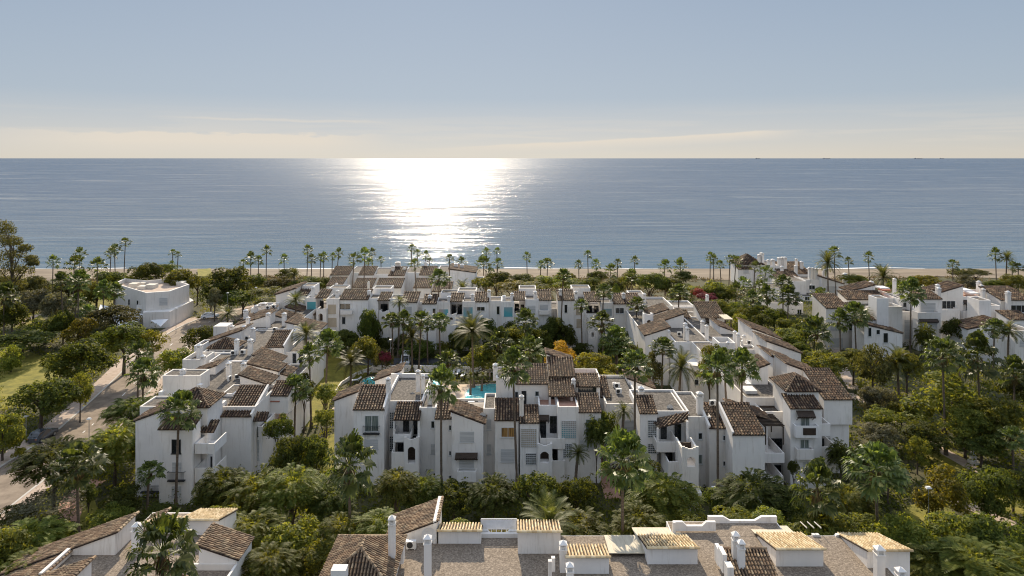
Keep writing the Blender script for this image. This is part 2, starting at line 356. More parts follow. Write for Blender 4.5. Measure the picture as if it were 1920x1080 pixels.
    def rail(s, xl, xr, yt, yb, d, pr):
        df = d-pr; a, b, c, e = s.rect(xl, xr, yt, yb, df); m = MB()
        m.box(a, b, df, d, c-.1, c); m.box(a, b, df, df+.04, e-.04, e)
        for k in range(int((b-a)/.13)+1): x = a+.02+k*.13; m.box(x-.012, x+.012, df+.008, df+.032, c, e-.04)
        for x in (a, b-.04): m.box(x, x+.04, df+.04, d, e-.04, e)
        s.part(m, 'railing', M['iron'])
    def awn(s, xl, xr, yt, yb, d, pr, mat='wood', tile=False):
        # small lean-to over an opening: high edge on the wall, low edge pr in front; yb is the low edge's row
        a, b = wx(xl, d-pr), wx(xr, d-pr); z1 = wz(yb, d-pr); z0 = z1+max(.25, wz(yt, d)-z1); m = MB()
        if tile:
            tile_plane(m, [(a, d-pr, z1), (b, d-pr, z1), (b, d, z0), (a, d, z0)], s.pitch, s.course); s.part(m, 'tile_canopy', [s.T, M['chan']]); return
        n = max(4, int((b-a)/.22))
        for k in range(n):
            x = a+(b-a)*(k+.5)/n; m.prism([(x-.05, d-pr, z1-.06), (x+.05, d-pr, z1-.06), (x+.05, d, z0-.06), (x-.05, d, z0-.06)], [(x-.05, d-pr, z1+.06), (x+.05, d-pr, z1+.06), (x+.05, d, z0+.06), (x-.05, d, z0+.06)])
        m.box(a-.05, b+.05, d-pr+.1, d-pr+.2, z1-.15, z1-.02)
        for x in (a+.1, b-.1): m.tube((x, d, z1-.6), (x, d-pr+.15, z1-.1), .04)
        m.prism([(a, d-pr, z1+.07), (b, d-pr, z1+.07), (b, d, z0+.07), (a, d, z0+.07)], [(a, d-pr, z1+.10), (b, d-pr, z1+.10), (b, d, z0+.10), (a, d, z0+.10)])
        s.part(m, 'canopy', M[mat])
    def pergola(s, xl, xr, yt, d, L, zdrop=2.3, slats=9, mat='wood'):
        a, b, z = wx(xl, d), wx(xr, d), wz(yt, d); m = MB()
        for k in range(slats): y = d+L*(k+.5)/slats; m.box(a-.15, b+.15, y-.05, y+.05, z-.02, z+.12)
        for x in (a+.06, b-.06):
            m.box(x-.06, x+.06, d, d+L, z-.18, z-.021)
            for y in (d+.1, d+L-.1): m.box(x-.06, x+.06, y-.06, y+.06, z-zdrop, z-.181)
        s.part(m, 'pergola', M[mat])
    def arch(s, xl, xr, yt, yb, d, al, ar, at, ab, dep=1.0, crest=True, z0=None):
        # little stair tower: a front wall pierced by a round-headed opening, hollow behind, wavy crest
        a, b, c, e = s.rect(xl, xr, yt, yb, d); p, q, u, v = s.rect(al, ar, at, ab, d); t = .22
        if z0 is not None: c = z0
        m = MB(); m.box(a, p, d, d+t, c, e); m.box(q, b, d, d+t, c, e); m.box(p, q, d, d+t, c, u)
        r = (q-p)/2; zc = v-r; n = 10
        for k in range(n):
            xa = p+(q-p)*k/n; xb = p+(q-p)*(k+1)/n; xm = (xa+xb)/2-(p+r); zz = zc+math.sqrt(max(0, r*r-xm*xm))
            m.box(xa, xb, d, d+t, zz, e)
        m.box(a, a+t, d+t, d+dep, c, e); m.box(b-t, b, d+t, d+dep, c, e); m.box(a+t, b-t, d+t, d+dep, u-.2, u-.05)
        if crest:
            w = (b-a)
            for f0, f1, h in ((0, .18, .28), (.18, .34, .12), (.66, .82, .12), (.82, 1, .28)): m.box(a+w*f0, a+w*f1, d, d+t, e, e+h)
        s.part(m, 'stair_tower', s.W)
        k = MB(); k.box(a+t, b-t, d+dep*.75, d+dep*.8, c, e-.3); s.part(k, 'door', M['wood'])
        FOOT.append((a, b, d, d+dep))
    def box(s, xl, xr, yt, yb, d, L, name='wall', mat=None):
        a, b, c, e = s.rect(xl, xr, yt, yb, d); m = MB(); m.box(a+J(), b+J(), d+J(), d+L, c, e); return s.part(m, name, mat or s.W)
    def crest(s, xl, xr, yt, yb, d, t=.3):                  # garden-style parapet with swept ends
        a, b, c, e = s.rect(xl, xr, yt, yb, d); w = b-a; h = e-c; m = MB()
        P = [(a, c), (b, c), (b, e), (b-w*.22, e), (b-w*.32, c+h*.55), (a+w*.32, c+h*.55), (a+w*.22, e), (a, e)]
        m.pxz(P, d, d+t); s.part(m, 'parapet', s.W)
    def chim(s, px, yt, yb, d, w=9.0, sink=.4, kind=0):
        x = wx(px, d); zt = wz(yt, d); zb = wz(yb, d)-sink; h = w/F*d/2; m = MB()
        hc = min(.75, (zt-zb)*.33); zs = zt-hc
        m.box(x-h, x+h, d-h, d+h, zb, zs); o = s.part(m, 'chimney', s.W)
        c = MB(); k = h*1.15
        c.box(x-k, x+k, d-k, d+k, zs, zs+.09)
        for sx in (-1, 1):
            for sy in (-1, 1): c.box(x+sx*h*.78-h*.2, x+sx*h*.78+h*.2, d+sy*h*.78-h*.2, d+sy*h*.78+h*.2, zs+.09, zs+hc*.55)
        for q in range(3): z = zs+.09+(hc*.55-.09)*(q+.5)/3; c.box(x-h*.7, x+h*.7, d-h*.7, d+h*.7, z-.03, z+.03)
        c.box(x-k, x+k, d-k, d+k, zs+hc*.55, zs+hc*.64)
        if kind == 0:
            z = zs+hc*.64; c.add([(x-k, d-k, z), (x+k, d-k, z), (x+k, d+k, z), (x-k, d+k, z), (x, d, zt)], [(0, 1, 4), (1, 2, 4), (2, 3, 4), (3, 0, 4)])
        else: c.lathe([(h*.95, zs+hc*.64), (h*.85, zs+hc*.8), (h*.5, zs+hc*.95), (.01, zt)], (x, d, 0), 10)
        s.part(c, 'chimney_cap', s.W, o)

ACS = []
def aircon(px, py, d, side, label, w=1.0):
    # outdoor unit standing on its feet; py is the row of its foot
    x = wx(px, d); z = wz(py, d); o = empty('air_conditioner', (x, d, z), label, 'air conditioner', 'air conditioning units on the roofs')
    if not ACS:
        m = MB(); m.box(-.42, .42, -.16, .16, .08, .72); m.box(-.36, -.28, -.15, .15, 0, .08); m.box(.28, .36, -.15, .15, 0, .08); c = m.mesh('casing', M['acw'])
        g = MB(); g.tube((-.1, -.175, .4), (-.1, -.161, .4), .26, n=18); f = g.mesh('fan_grille', M['dark']); ACS.extend([c, f])
    for nm, me in zip(('casing', 'fan_grille'), ACS): link(nm, me, o)
    o.scale = (w, w, w); o.rotation_euler = (0, 0, side)
def dish(px, py, d, r, label, foot=.7):
    x = wx(px, d); z = wz(py, d); o = empty('satellite_dish', (x, d, z-foot-r*.4), label, 'satellite dish')
    q = foot+r*.4; m = MB(); n = 20; pts = [(0, .16*r, q)]; fs = []
    for k, rr in enumerate((.35, .7, 1.0)):
        for i in range(n): a = 2*math.pi*i/n; pts.append((r*rr*math.cos(a), .16*r*(1-rr*rr), q+r*rr*math.sin(a)))
    fs += [(0, 1+i, 1+(i+1) % n) for i in range(n)]
    for k in range(2): fs += [(1+k*n+i, 1+(k+1)*n+i, 1+(k+1)*n+(i+1) % n, 1+k*n+(i+1) % n) for i in range(n)]
    m.add(pts, fs); m.build('reflector', M['acw'], o, smooth=True)
    s = MB(); s.tube((0, .1*r+.1, 0), (0, .16*r+.05, q), .035); s.build('mast', M['metal'], o)
    a = MB(); a.tube((0, .1, q-r*.9), (0, -r*.75, q), .02); a.box(-.06, .06, -r*.75-.1, -r*.75, q-.05, q+.05); a.build('feed_arm', M['metal'], o)
# ================================================================== CENTRAL APARTMENT BLOCK (front row, middle)
A = Block('apartment_block', 860, 90, 'white three storey apartment block in mid front row with attic at its right end', 'apartment block')
A.shed(627, 668, 752, 95, 3.6, 1.4, 'l')
A.shed(663, 720, 768, 89, 4.7, 1.4, 'f', verge='r')
A.win(684, 710, 779, 809, 89, 'curtain'); A.rail(680, 711, 800, 814, 89, .35); A.shut(683, 709, 824, 842, 89)
A.flat(720, 792, 752, 92.6, 12, .5); A.flat(668, 722, 742, 96, 3.2, .3)
A.lat(731, 741, 773, 803, 92.6); A.lat(731, 741, 818, 846, 92.6)
A.awn(737, 787, 753, 788, 92.6, 3.2, tile=True)
A.box(737, 740, 787, 905, 89.6, .24); A.box(783, 787, 787, 905, 89.6, .24)
A.door(756, 767, 789, 814, 92.5); A.door(775, 786, 789, 814, 92.5)
A.balc(737, 770, 814, 829, 92.5, 3.0); A.door(746, 758, 831, 858, 92.5); A.balc(734, 760, 848, 880, 92.5, 3.6)
A.arch(757, 785, 824, 910, 88.6, 764.5, 778.5, 838, 869, 1.6, z0=0)
A.shut(757, 786, 817, 823, 92.5, 'pane', 'window')
A.flat(786, 818, 764, 91, 9, .45); A.win(808, 815, 789, 803, 91, n=1); A.shut(808, 815, 833, 851, 91)
A.shed(816, 847, 785, 89.5, 4.1, 1.2, 'f', verge='r'); A.win(841.5, 846.5, 797, 807, 89.5, n=1); A.win(841.5, 846.5, 845, 854, 89.5, n=1); A.win(841.5, 846.5, 891, 900, 89.5, n=1)
A.shed(847, 906, 795, 88.2, 4.6, 1.5, 'r', over=.3)
A.shut(862, 889, 809, 829, 88.2); A.awn(853, 895, 850, 861, 88.2, 1.0); A.shut(861, 889, 861, 878, 88.2); A.balc(857, 893, 884, 904, 88.2, .8)
A.flat(906, 929, 766, 91, 6, .3); A.shut(913, 921, 786, 806, 91); A.shut(913, 921, 833, 852, 91)
A.flat(850, 930, 756, 95, 2.0, .3, foot=True)
A.shed(928, 972, 788, 89, 4.0, 1.2, 'f'); A.win(939.5, 965.5, 801, 820, 89, 'amber'); A.shut(939, 965, 842, 866, 89)
A.shed(975, 1010, 793, 88.5, 3.5, .8, 'f'); A.lat(977, 1006, 804, 838, 88.5, 'panelA'); A.lat(986, 1005, 850, 871, 88.5)
A.flat(1010, 1046, 760, 91.5, 5, .5, gravel='terra'); A.flat(1046, 1085, 763, 89.3, 5, .4, gravel='terra')
A.door(1012, 1024, 789, 822, 91.5); A.awn(1011, 1030, 779, 789, 91.5, .8); A.door(1031, 1044, 780, 812, 91.5)
A.balc(1012, 1060, 822, 842, 91.5, 2.4); A.door(1034, 1050, 842, 866, 91.4); A.lat(1053, 1080, 789, 821, 89.3, 'panelB'); A.lat(1056, 1072, 832, 858, 89.3)
A.arch(1008, 1035.5, 836, 890, 88.0, 1013, 1029, 847, 868, 1.8, z0=0); A.balc(1035, 1059, 864, 905, 91.5, 2.9)
A.shed(1085, 1127, 773, 89.5, 3.6, 1.0, 'f'); A.win(1098, 1120, 786, 817, 89.5, 'curtain'); A.shut(1088, 1113, 825, 843, 89.5)
# attic storey
A.flat(930, 968, 708, 95, 5, .15); A.win(965, 972, 734, 748, 94.9, n=1)
A.shed(968, 1028, 720, 95, 4.5, 1.2, 'f'); A.door(978, 987, 733, 758, 95); A.win(1003, 1011, 733, 743, 95, n=1)
A.shed(1030, 1078, 743, 92.2, 4.2, 1.0, 'f', wall=False); A.shedw(wx(1030, 96.5), wx(1078, 96.5), 96.5, 101, wz(706, 96.5), 1.2, 'f'); A.shedw(wx(1030, 96.5), wx(1075, 96.5), 101.2, 104, wz(674, 101.2)-.3, 1.0, 'r')
A.box(1031, 1072, 744, 765, 95.4, .3, 'door', M['pane']); A.box(1070, 1074, 744, 765, 92.6, .25); A.box(1029, 1033, 744, 765, 92.6, .25)
A.shed(1081, 1125, 725, 96, 3.2, .6, 'f', z0=6); A.box(1084, 1118, 727, 745, 95.85, .14, 'door', M['pane'])
A.flat(1078, 1125, 707, 99.6, 4, .8, gravel='terra'); A.shed(1122, 1144, 745, 97, 4.5, 1.6, 'f')
for c in ((728, 706, 745, 92, 8), (784, 692, 728, 97, 8), (929, 680, 707, 97, 9), (978, 739, 775, 89.9, 8), (1075, 708, 735, 95, 7), (806, 730, 764, 93.5, 8), (793, 700, 732, 97, 6)): A.chim(*c)
A.flat(733, 792, 701, 104, .4, 0, foot=False); A.shedw(wx(702, 104), wx(748, 104), 104.5, 108.5, wz(716, 104), 1.5, 'l')

# ================================================================== RIGHT FRONT BLOCK
C = Block('apartment_block', 1300, 90, 'white apartment block right of the brick path with broad gravel roof and wavy parapets', 'apartment block')
C.flat(1136, 1204, 757, 94, 12.5, .35); C.shut(1165, 1190, 788, 822, 94)
C.flat(1200, 1292, 771, 89.8, 8.5, .25); C.flat(1288, 1333, 781, 88.6, 9.5, .25)
C.shed(1200, 1232, 775, 88.3, 3.2, 1.5, 'f'); C.lat(1215, 1230, 788, 820, 88.3); C.lat(1215, 1234, 832, 850, 88.3)
C.door(1239, 1250, 796, 828, 89.7); C.door(1265, 1277, 795, 826, 89.7)
C.roof([(1234, 803, 8.0), (1290, 789, 8.9), (1290, 772, 9.4), (1223, 785, 8.6)])
C.box(1287, 1291, 790, 905, 86.5, .25); C.box(1232, 1235, 803, 832, 86.0, .2)
C.balc(1231, 1272, 829, 848, 89.6, 3.6); C.door(1248, 1270, 848, 872, 89.6); C.balc(1253, 1280, 866, 900, 89.6, 5)
C.arch(1279, 1310, 842, 960, 82.6, 1288, 1304, 857, 875, 3.5, z0=0); C.win(1287, 1299, 904, 919, 82.6, n=1); C.box(1300, 1316, 924, 939, 82.3, 1.5)
C.win(1309, 1317, 811, 824, 88.6, n=1, label='narrow window'); C.win(1309, 1317, 852, 870, 88.6, 'curtain', 1)
C.shed(1330, 1366, 803, 87, 4.6, 1.7, 'f', verge='l'); C.win(1355, 1362.5, 816, 826, 87, n=1); C.win(1355, 1362.5, 864, 874, 87, n=1)
C.shed(1374, 1434, 815, 84, 5.6, 2.1, 'f', verge='l'); C.flat(1366, 1376, 806, 87.2, 4, 0)
C.flat(1430, 1480, 772, 92, 5, .4); C.pergola(1435, 1470, 800, 87, 4.2); C.door(1438, 1466, 822, 850, 91.9); C.balc(1434, 1471, 850, 868, 91.9, 5.2)
C.balc(1440, 1469, 893, 915, 91.9, 6.6); C.door(1442, 1464, 872, 892, 91.9)
C.roof([(1372, 764, 9.7), (1445, 788, 8.2), (1424, 766, 8.3), (1356, 748, 9.8)], ridge=(0, 3)); C.flat(1372, 1440, 785, 90.4, 6, 0)
for c in ((1202, 723, 757, 92.5, 10), (1312, 733, 777, 90.3, 11), (1152, 716, 726, 102, 6)): C.chim(*c)
C.flat(1240, 1290, 738, 98.6, .35, 0, foot=False); C.shedw(wx(1178, 103), wx(1226, 103), 103, 107, wz(729, 103), 1.6, 'r')

# ================================================================== RIGHT REAR BLOCK with the hipped corner tower
R = Block('apartment_block', 1440, 105, 'long white apartment block at right of centre with a hip roofed corner tower', 'apartment block')
R.flat(1398, 1478, 745, 95, 29, .2); R.awn(1427, 1470, 762, 771, 95, 1.0); R.win(1438, 1458, 780, 787, 95, n=2)
R.hip(1476, 1535, 734, 90.5, 5, 1.5); R.shed(1482, 1541, 766, 88, 2.5, .9, 'f')
R.awn(1497, 1530, 771, 783, 88, .8); R.win(1501, 1518, 783, 803, 88, 'curtain'); R.balc(1492, 1536, 799, 821, 88, .9); R.box(1506, 1530, 803, 816, 87.04, .05, 'wood_panel', M['wood'])
R.win(1500, 1517, 824, 841, 88, 'curtain'); R.balc(1495, 1526, 843, 862, 88, .8); R.shut(1505, 1522, 866, 878, 88)
R.flat(1536, 1557, 860, 88.4, 5, 0); R.balc(1529, 1557, 795, 818, 92, 3.8); R.balc(1538, 1571, 838, 884, 92, 3.8); R.door(1542, 1556, 800, 818, 91.8); R.door(1540, 1556, 822, 848, 91.8)
R.shed(1545, 1598, 749, 92, 6.5, 2.3, 'f', z0=wz(796, 92)); R.flat(1547, 1592, 795, 92.4, 6, 0)
# rear part
R.flat(1266, 1332, 641, 124, 30, .2); R.flat(1294, 1322, 686, 117.5, 5, 0); R.win(1302, 1310, 711, 722, 117.5, n=1); R.flatw(wx(1330, 124), wx(1402, 124), 123.5, 153, 9.1, .12)
R.flat(1348, 1379, 643, 118, 4, .9); R.flat(1396, 1421, 655, 118, 3, .3)
R.shed(1409, 1440, 696, 101, 5, 1.7, 'l', z0=5); R.shed(1449, 1500, 689, 104, 6, 1.9, 'r', z0=4); R.shed(1438, 1502, 655+8, 112, 6, 1.9, 'r', z0=4); R.shed(1412, 1465, 637, 121, 8, 1.9, 'r', z0=4)
R.shed(1476, 1542, 708, 99, 6, 2.2, 'r', z0=4); R.flatw(wx(1478, 95), wx(1478, 95)+4.6, 95.6, 124, 7.2, .3); R.flatw(44.5, 47.5, 118, 134, 6.6, .3)
R.shed(1210, 1255, 630, 128, 7, 1.4, 'l'); R.shed(1232, 1282, 606, 135, 5, 1.7, 'l', z0=6); R.flatw(wx(1212, 128), wx(1270, 128), 134.5, 152, 8.8, .3)
R.shed(1258, 1299, 604, 141, 5, 2.6, 'f'); R.shed(1217, 1252, 592, 141, 6, 1.3, 'l'); R.shed(1315, 1360, 596, 139, 6, 2.6, 'f'); R.win(1325, 1343, 603, 613, 139, n=3); R.awn(1324, 1346, 598, 603, 139, .7)
R.flat(1296, 1316, 594, 143, 5, .4); R.shed(1350, 1376, 622, 130, 7, 1.1, 'r', z0=5)
R.arch(1208, 1225, 590, 640, 137, 1213, 1221, 600, 616, 2); R.flat(1206, 1262, 574, 150, 10, .4); R.flat(1259, 1300, 572, 155, 5, .3)
R.box(1358, 1374, 598, 600, 136, 4, 'canopy', M['slatroof']); R.box(1359, 1361, 600, 617, 136.1, .2, 'post', M['wood']); R.box(1370, 1372, 600, 617, 136.1, .2, 'post', M['wood'])
for c in ((1285, 604, 634, 126, 6), (1288.5, 612, 634, 125, 6), (1317, 600, 626, 131, 6), (1325, 608, 634, 126, 6), (1378, 619, 646, 121, 6), (1384, 623, 650, 119, 6), (1365, 639, 665, 118, 6), (1433, 656, 680, 110, 7), (1441, 659, 684, 109, 7), (1407, 675, 697, 104, 7), (1468, 694, 706, 103.5, 7), (1254, 618, 634, 128, 5), (1326, 551, 567, 156, 5), (1205, 551, 563, 158, 5), (1395, 627, 641, 123, 6)): R.chim(*c)
R.box(1398, 1420, 733, 740, 97, 2.2, 'skylight', M['sheet']); R.box(1400, 1416, 720, 726, 101, 2.0, 'skylight', M['sheet'])

# ================================================================== LEFT BLOCK
Lb = Block('apartment_block', 400, 95, 'long white apartment block beside the left street with stepped tile roofs', 'apartment block')
Lb.shed(254, 300, 790, 86, 6, 1.6, 'l'); Lb.flat(262, 296, 762, 90, 4, .2)
Lb.shed(298, 361, 805, 84, 2.2, 1.0, 'f'); Lb.win(322, 339, 824, 850, 84, 'pane', 2, 'iron'); Lb.rail(313, 345, 886, 902, 84, .4); Lb.shut(323, 340, 867, 884, 84); Lb.shut(322, 340, 912, 932, 84)
Lb.hip(318, 389, 764, 87, 4.5, 1.7); Lb.rail(262, 298, 911, 924, 86, .5)
Lb.flat(361, 392, 778, 88, 5, .3); Lb.awn(367, 401, 787, 811, 88, 1.8, tile=True); Lb.balc(365, 402, 832, 851, 88, 3.6); Lb.door(367, 384, 812, 846, 87.9, 'curtain')
Lb.balc(365, 402, 878, 905, 88, 3.6); Lb.door(369, 398, 856, 896, 87.9); Lb.box(399, 402, 851, 905, 84.4, .25)
Lb.flatw(-40.6, -34.0, 92, 101, 9.0, .4); Lb.shed(415, 471, 781, 91, 6.2, 2.6, 'f', verge='r'); Lb.flatw(-41.2, -39.6, 91.4, 92.2, 9.15, 0, foot=False)
Lb.flat(472, 492, 800, 92.6, 5, .3); Lb.awn(474, 499, 772, 790, 92.6, 1.2, tile=True); Lb.shut(478, 484, 800, 818, 92.6, 'pane', 'window')
Lb.flat(489, 529, 790, 97, 9, .9, gravel='terra'); Lb.win(493, 501, 820, 838, 97, n=1); Lb.box(489, 524, 752, 754, 97.5, 3, 'awning', M['awnred']); Lb.box(500, 524, 747, 749, 101, 2, 'awning', M['sheet'])
Lb.box(499, 503, 770, 790, 97.3, .3); Lb.shut(474, 486, 825, 862, 92.6)
# main flat roofs stepping back
Lb.flatw(-47.6, -38.9, 97, 113, 9.0, .12); Lb.flatw(-49.2, -41.5, 112.5, 134, 9.0, .12); Lb.flatw(-52.5, -43, 133, 158, 8.9, .12)
Lb.flat(305, 376, 704, 98, 3, .12); Lb.flat(297, 306, 735, 97.5, 3, 0)
for u in ((450, 503, 722, 100, 4.0, 1.3, 'r'), (464, 521, 697, 107, 3.8, 1.1, 'r'), (475, 519, 684, 112, 4.6, 1.9, 'r'), (537, 598, 620, 134, 5.5, 1.5, 'r'), (515, 560, 606, 141, 5.5, 1.5, 'r'), (536, 588, 591, 150, 6, 1.6, 'r')): Lb.shed(*u)
Lb.shed(497, 532, 651, 120, 5, 2.2, 'f', verge='r'); Lb.shed(505, 540, 742, 97.6, 3, .9, 'f', z0=6); Lb.shed(505, 540, 706, 108, 4, .9, 'r', z0=6)
Lb.flat(503, 555, 735, 104, 8, .4); Lb.flat(519, 560, 705, 113, 7, .3); Lb.flat(532, 572, 660, 121, 12, .5); Lb.flat(540, 592, 640, 131, 5, .4); Lb.win(548, 556, 662, 690, 121, n=1); Lb.win(560, 568, 662, 690, 121, n=1)
Lb.win(530, 534, 752, 770, 104, n=1); Lb.win(540, 548, 752, 764, 104, n=1)
for u in ((352, 404, 706, 106, 4.5, 2.0, 'l'), (374, 452, 648, 124, 5, 2.6, 'l'), (441, 500, 611, 136, 5, 1.9, 'l'), (452, 505, 600, 143, 5, 1.7, 'l')): Lb.shed(*u)
Lb.flat(342, 380, 674, 112, 4.5, .7); Lb.flat(379, 432, 661, 117, 5, .3); Lb.hip(392, 440, 654, 118.6, 4, 1.4); Lb.flat(364, 378, 648, 121, 4, .3); Lb.flat(400, 425, 612, 130, 3, 0)
Lb.flat(470, 500, 578, 150, 6, .5); Lb.flat(516, 540, 580, 156, 5, .3)
for c in ((429, 677, 709, 104, 8), (444, 634, 664, 117, 7), (469.5, 634, 666, 116.5, 8), (458, 609, 636, 127, 7), (474.6, 613, 640, 125, 7), (503, 585, 613, 136, 7), (533, 585, 609, 137, 7), (461, 579, 601, 141, 7), (374, 644, 676, 115, 8), (381, 664, 693, 112, 8), (343, 690, 708, 99, 8), (457, 678, 699, 105, 8), (495, 566, 589, 150, 10), (521, 566, 579, 152, 6), (465, 593, 612, 135, 6), (435, 609, 624, 131, 7), (375, 718, 735, 98, 8), (568, 588, 600, 150, 6), (480, 571, 590, 147, 6)): Lb.chim(*c)

# ================================================================== LONG TERRACE across the middle
T = Block('terraced_house', 870, 152, 'long white terrace across the middle with tiled bays and coloured lattice panels', 'terrace')
d = 152
T.flatw(wx(552, 154), wx(1200, 154), d+3.2, d+11, 8.3, .4)
T.shed(517, 553, 553, 153, 8, 1.5, 'l'); T.shed(553, 576, 554, 154.5, 4, 1.4, 'f'); T.flat(574, 593, 558, d, 5, .3); T.shut(576, 592, 566, 583, d, 'panelB', 'screen')
T.shed(592, 613, 559, d-.5, 4, 1.5, 'f', wall=False); T.door(596, 607, 563, 579, d+3.1); T.arch(593, 612, 580, 630, d-2.5, 597, 605, 588, 605, 3, z0=0)
T.flat(612, 636, 560, d-1.4, 6, .4); T.shut(615, 630, 571, 588, d-1.4, 'panelA', 'screen'); T.shut(615, 631, 596, 612, d-1.4, 'panelA', 'screen')
T.shed(636, 690, 562, d-.8, 5, 2.4, 'f'); T.win(637, 657, 569, 580, d-.8); T.balc(638, 660, 582, 590, d-.8, .9); T.win(641, 648, 594, 608, d-.8, n=1)
T.flat(689, 709, 559, d, 5, .3); T.shed(708, 730, 564, d-.3, 4, 1.2, 'f', wall=False); T.door(711, 727, 570, 586, d+3.1); T.arch(710, 727, 585, 652, d-2, 715, 722, 593, 602, 3, z0=0)
T.flat(729, 753, 560, d, 5, .3); T.shed(752, 782, 567, d-.7, 5, 2.0, 'f'); T.shut(757, 772, 575, 590, d-.7); T.flat(781, 794, 566, d+1, 5, .3)
T.shed(792, 818, 570, d-1.2, 4.5, 1.8, 'f'); T.win(811, 817, 578, 592, d-1.2, n=1); T.flat(818, 844, 566, d-.4, 5, .3); T.shut(823, 840, 580, 592, d-.4, 'panelB', 'screen')
T.shed(844, 868, 566, d-.2, 4, 1.4, 'f', wall=False); T.door(846, 855, 571, 588, d+3.1); T.door(858, 866, 571, 588, d+3.1); T.flat(843, 868, 590, d-.2, 3.5, .5); T.arch(838, 855, 590, 660, d-2, 843, 849, 595, 602, 2, z0=0)
T.flat(867, 891, 565, d-1, 5, .3); T.shut(869, 886, 576, 594, d-1, 'panelB', 'screen')
T.shed(890, 916, 566, d-.6, 4.5, 1.7, 'f'); T.win(894, 909, 575, 583, d-.6); T.flat(915, 941, 564, d, 5, .3); T.win(931, 937, 574, 590, d, n=1)
T.flat(940, 964, 565, d-.9, 5, .35); T.shut(945, 961, 576, 593, d-.9, 'panelB', 'screen'); T.shed(963, 985, 563, d-.2, 4, 1.2, 'f', wall=False); T.door(965, 973, 569, 585, d+3.1); T.door(976, 983, 571, 586, d+3.1); T.flat(963, 986, 587, d-.2, 3.5, .3)
T.flat(985, 1010, 561, d-1, 6, .4); T.shut(989, 1004, 573, 588, d-1); T.shed(1009, 1034, 563, d-.6, 5, 2.0, 'f'); T.shut(1012, 1028, 571, 581, d-.6); T.balc(1011, 1030, 582, 590, d-.6, .8)
T.shed(1046, 1077, 563, d-.7, 5, 1.9, 'f'); T.win(1058, 1064, 571, 587, d-.7, n=1); T.flat(1077, 1099, 562, d, 5, .35); T.shut(1080, 1091, 578, 590, d, 'panelA', 'screen'); T.shut(1081, 1090, 598, 614, d, 'panelA', 'screen')
T.shed(1098, 1126, 566, d-.4, 4.5, 1.9, 'f', wall=False); T.door(1101, 1110, 573, 586, d+3.1); T.door(1114, 1122, 573, 585, d+3.1); T.flat(1098, 1126, 588, d-.4, 3.8, .5); T.arch(1103, 1121, 597, 660, d-2.4, 1109, 1114, 623, 632, 3, z0=0)
T.flat(1126, 1152, 567, d-.5, 5, .35); T.shut(1131, 1147, 579, 591, d-.5, 'panelB', 'screen'); T.shed(1151, 1203, 570, d-1, 5, 2.1, 'f'); T.win(1154, 1170, 577, 588, d-1)
for c in ((566, 590, 536, 549), (617, 650, 540, 552), (698, 733, 541, 553), (826, 858, 549, 560), (858, 893, 545, 556), (973, 1005, 541, 553), (1072, 1107, 540, 552), (1180, 1208, 551, 563)): T.flat(c[0], c[1], c[2], 157.5, 4, .2, 7, False)
for c in ((632.5, 543, 562), (692, 543, 560), (806, 552, 566), (842, 554, 566), (886, 550, 566), (917, 542, 560), (945, 553, 566), (1003.5, 545, 561), (1051, 541, 562), (1080, 545, 562), (1146, 549, 566), (1169, 548, 566), (1208, 549, 570), (587, 536, 553), (960, 548, 564)): T.chim(c[0], c[1], c[2], d+1.5, 6)

# ================================================================== STEPPED TERRACE nearer the beach
B2 = Block('terraced_house', 750, 196, 'white stepped terrace with blank gables between the long terrace and the beach', 'terrace')
for (a, b, y, dd) in ((618, 652, 516, 196), (652, 694, 511, 198), (694, 730, 514, 197), (730, 757, 516, 196), (757, 790, 511, 198), (790, 818, 514, 197), (818, 846, 510, 198)): B2.flat(a, b, y, dd, 12, .25)
for u in ((619, 654, 516, 195.4, 6, 1.9, 'f'), (672, 700, 516, 195.4, 6, 1.7, 'f'), (728, 758, 517, 195, 6, 1.9, 'f'), (786, 816, 516, 195, 6, 1.9, 'f'), (612, 641, 536, 187, 6, 1.2, 'f'), (660, 697, 540, 186, 6, 1.6, 'f'), (703, 752, 540, 186, 6, 1.8, 'f'), (775, 808, 540, 187, 6, 1.5, 'f'), (810, 846, 547, 184, 6, 1.6, 'f')): B2.shed(*u)
B2.shed(842, 891, 512, 197, 10, 1.0, 'r'); B2.flat(888, 905, 530, 192, 10, .4)
for c in ((746, 490, 512, 202, 9), (737, 498, 516, 198, 5), (758, 501, 512, 199, 5), (855, 493, 512, 202, 6), (866, 494, 512, 202, 6), (798, 490, 508, 202, 5), (691, 527, 545, 185, 4), (631, 530, 546, 185, 4)): B2.chim(*c)
B2.win(628, 631, 520, 527, 195.4, n=1); B2.win(637, 640, 521, 528, 195.4, n=1); B2.win(738, 741, 520, 528, 195, n=1); B2.win(748, 751, 521, 528, 195, n=1)

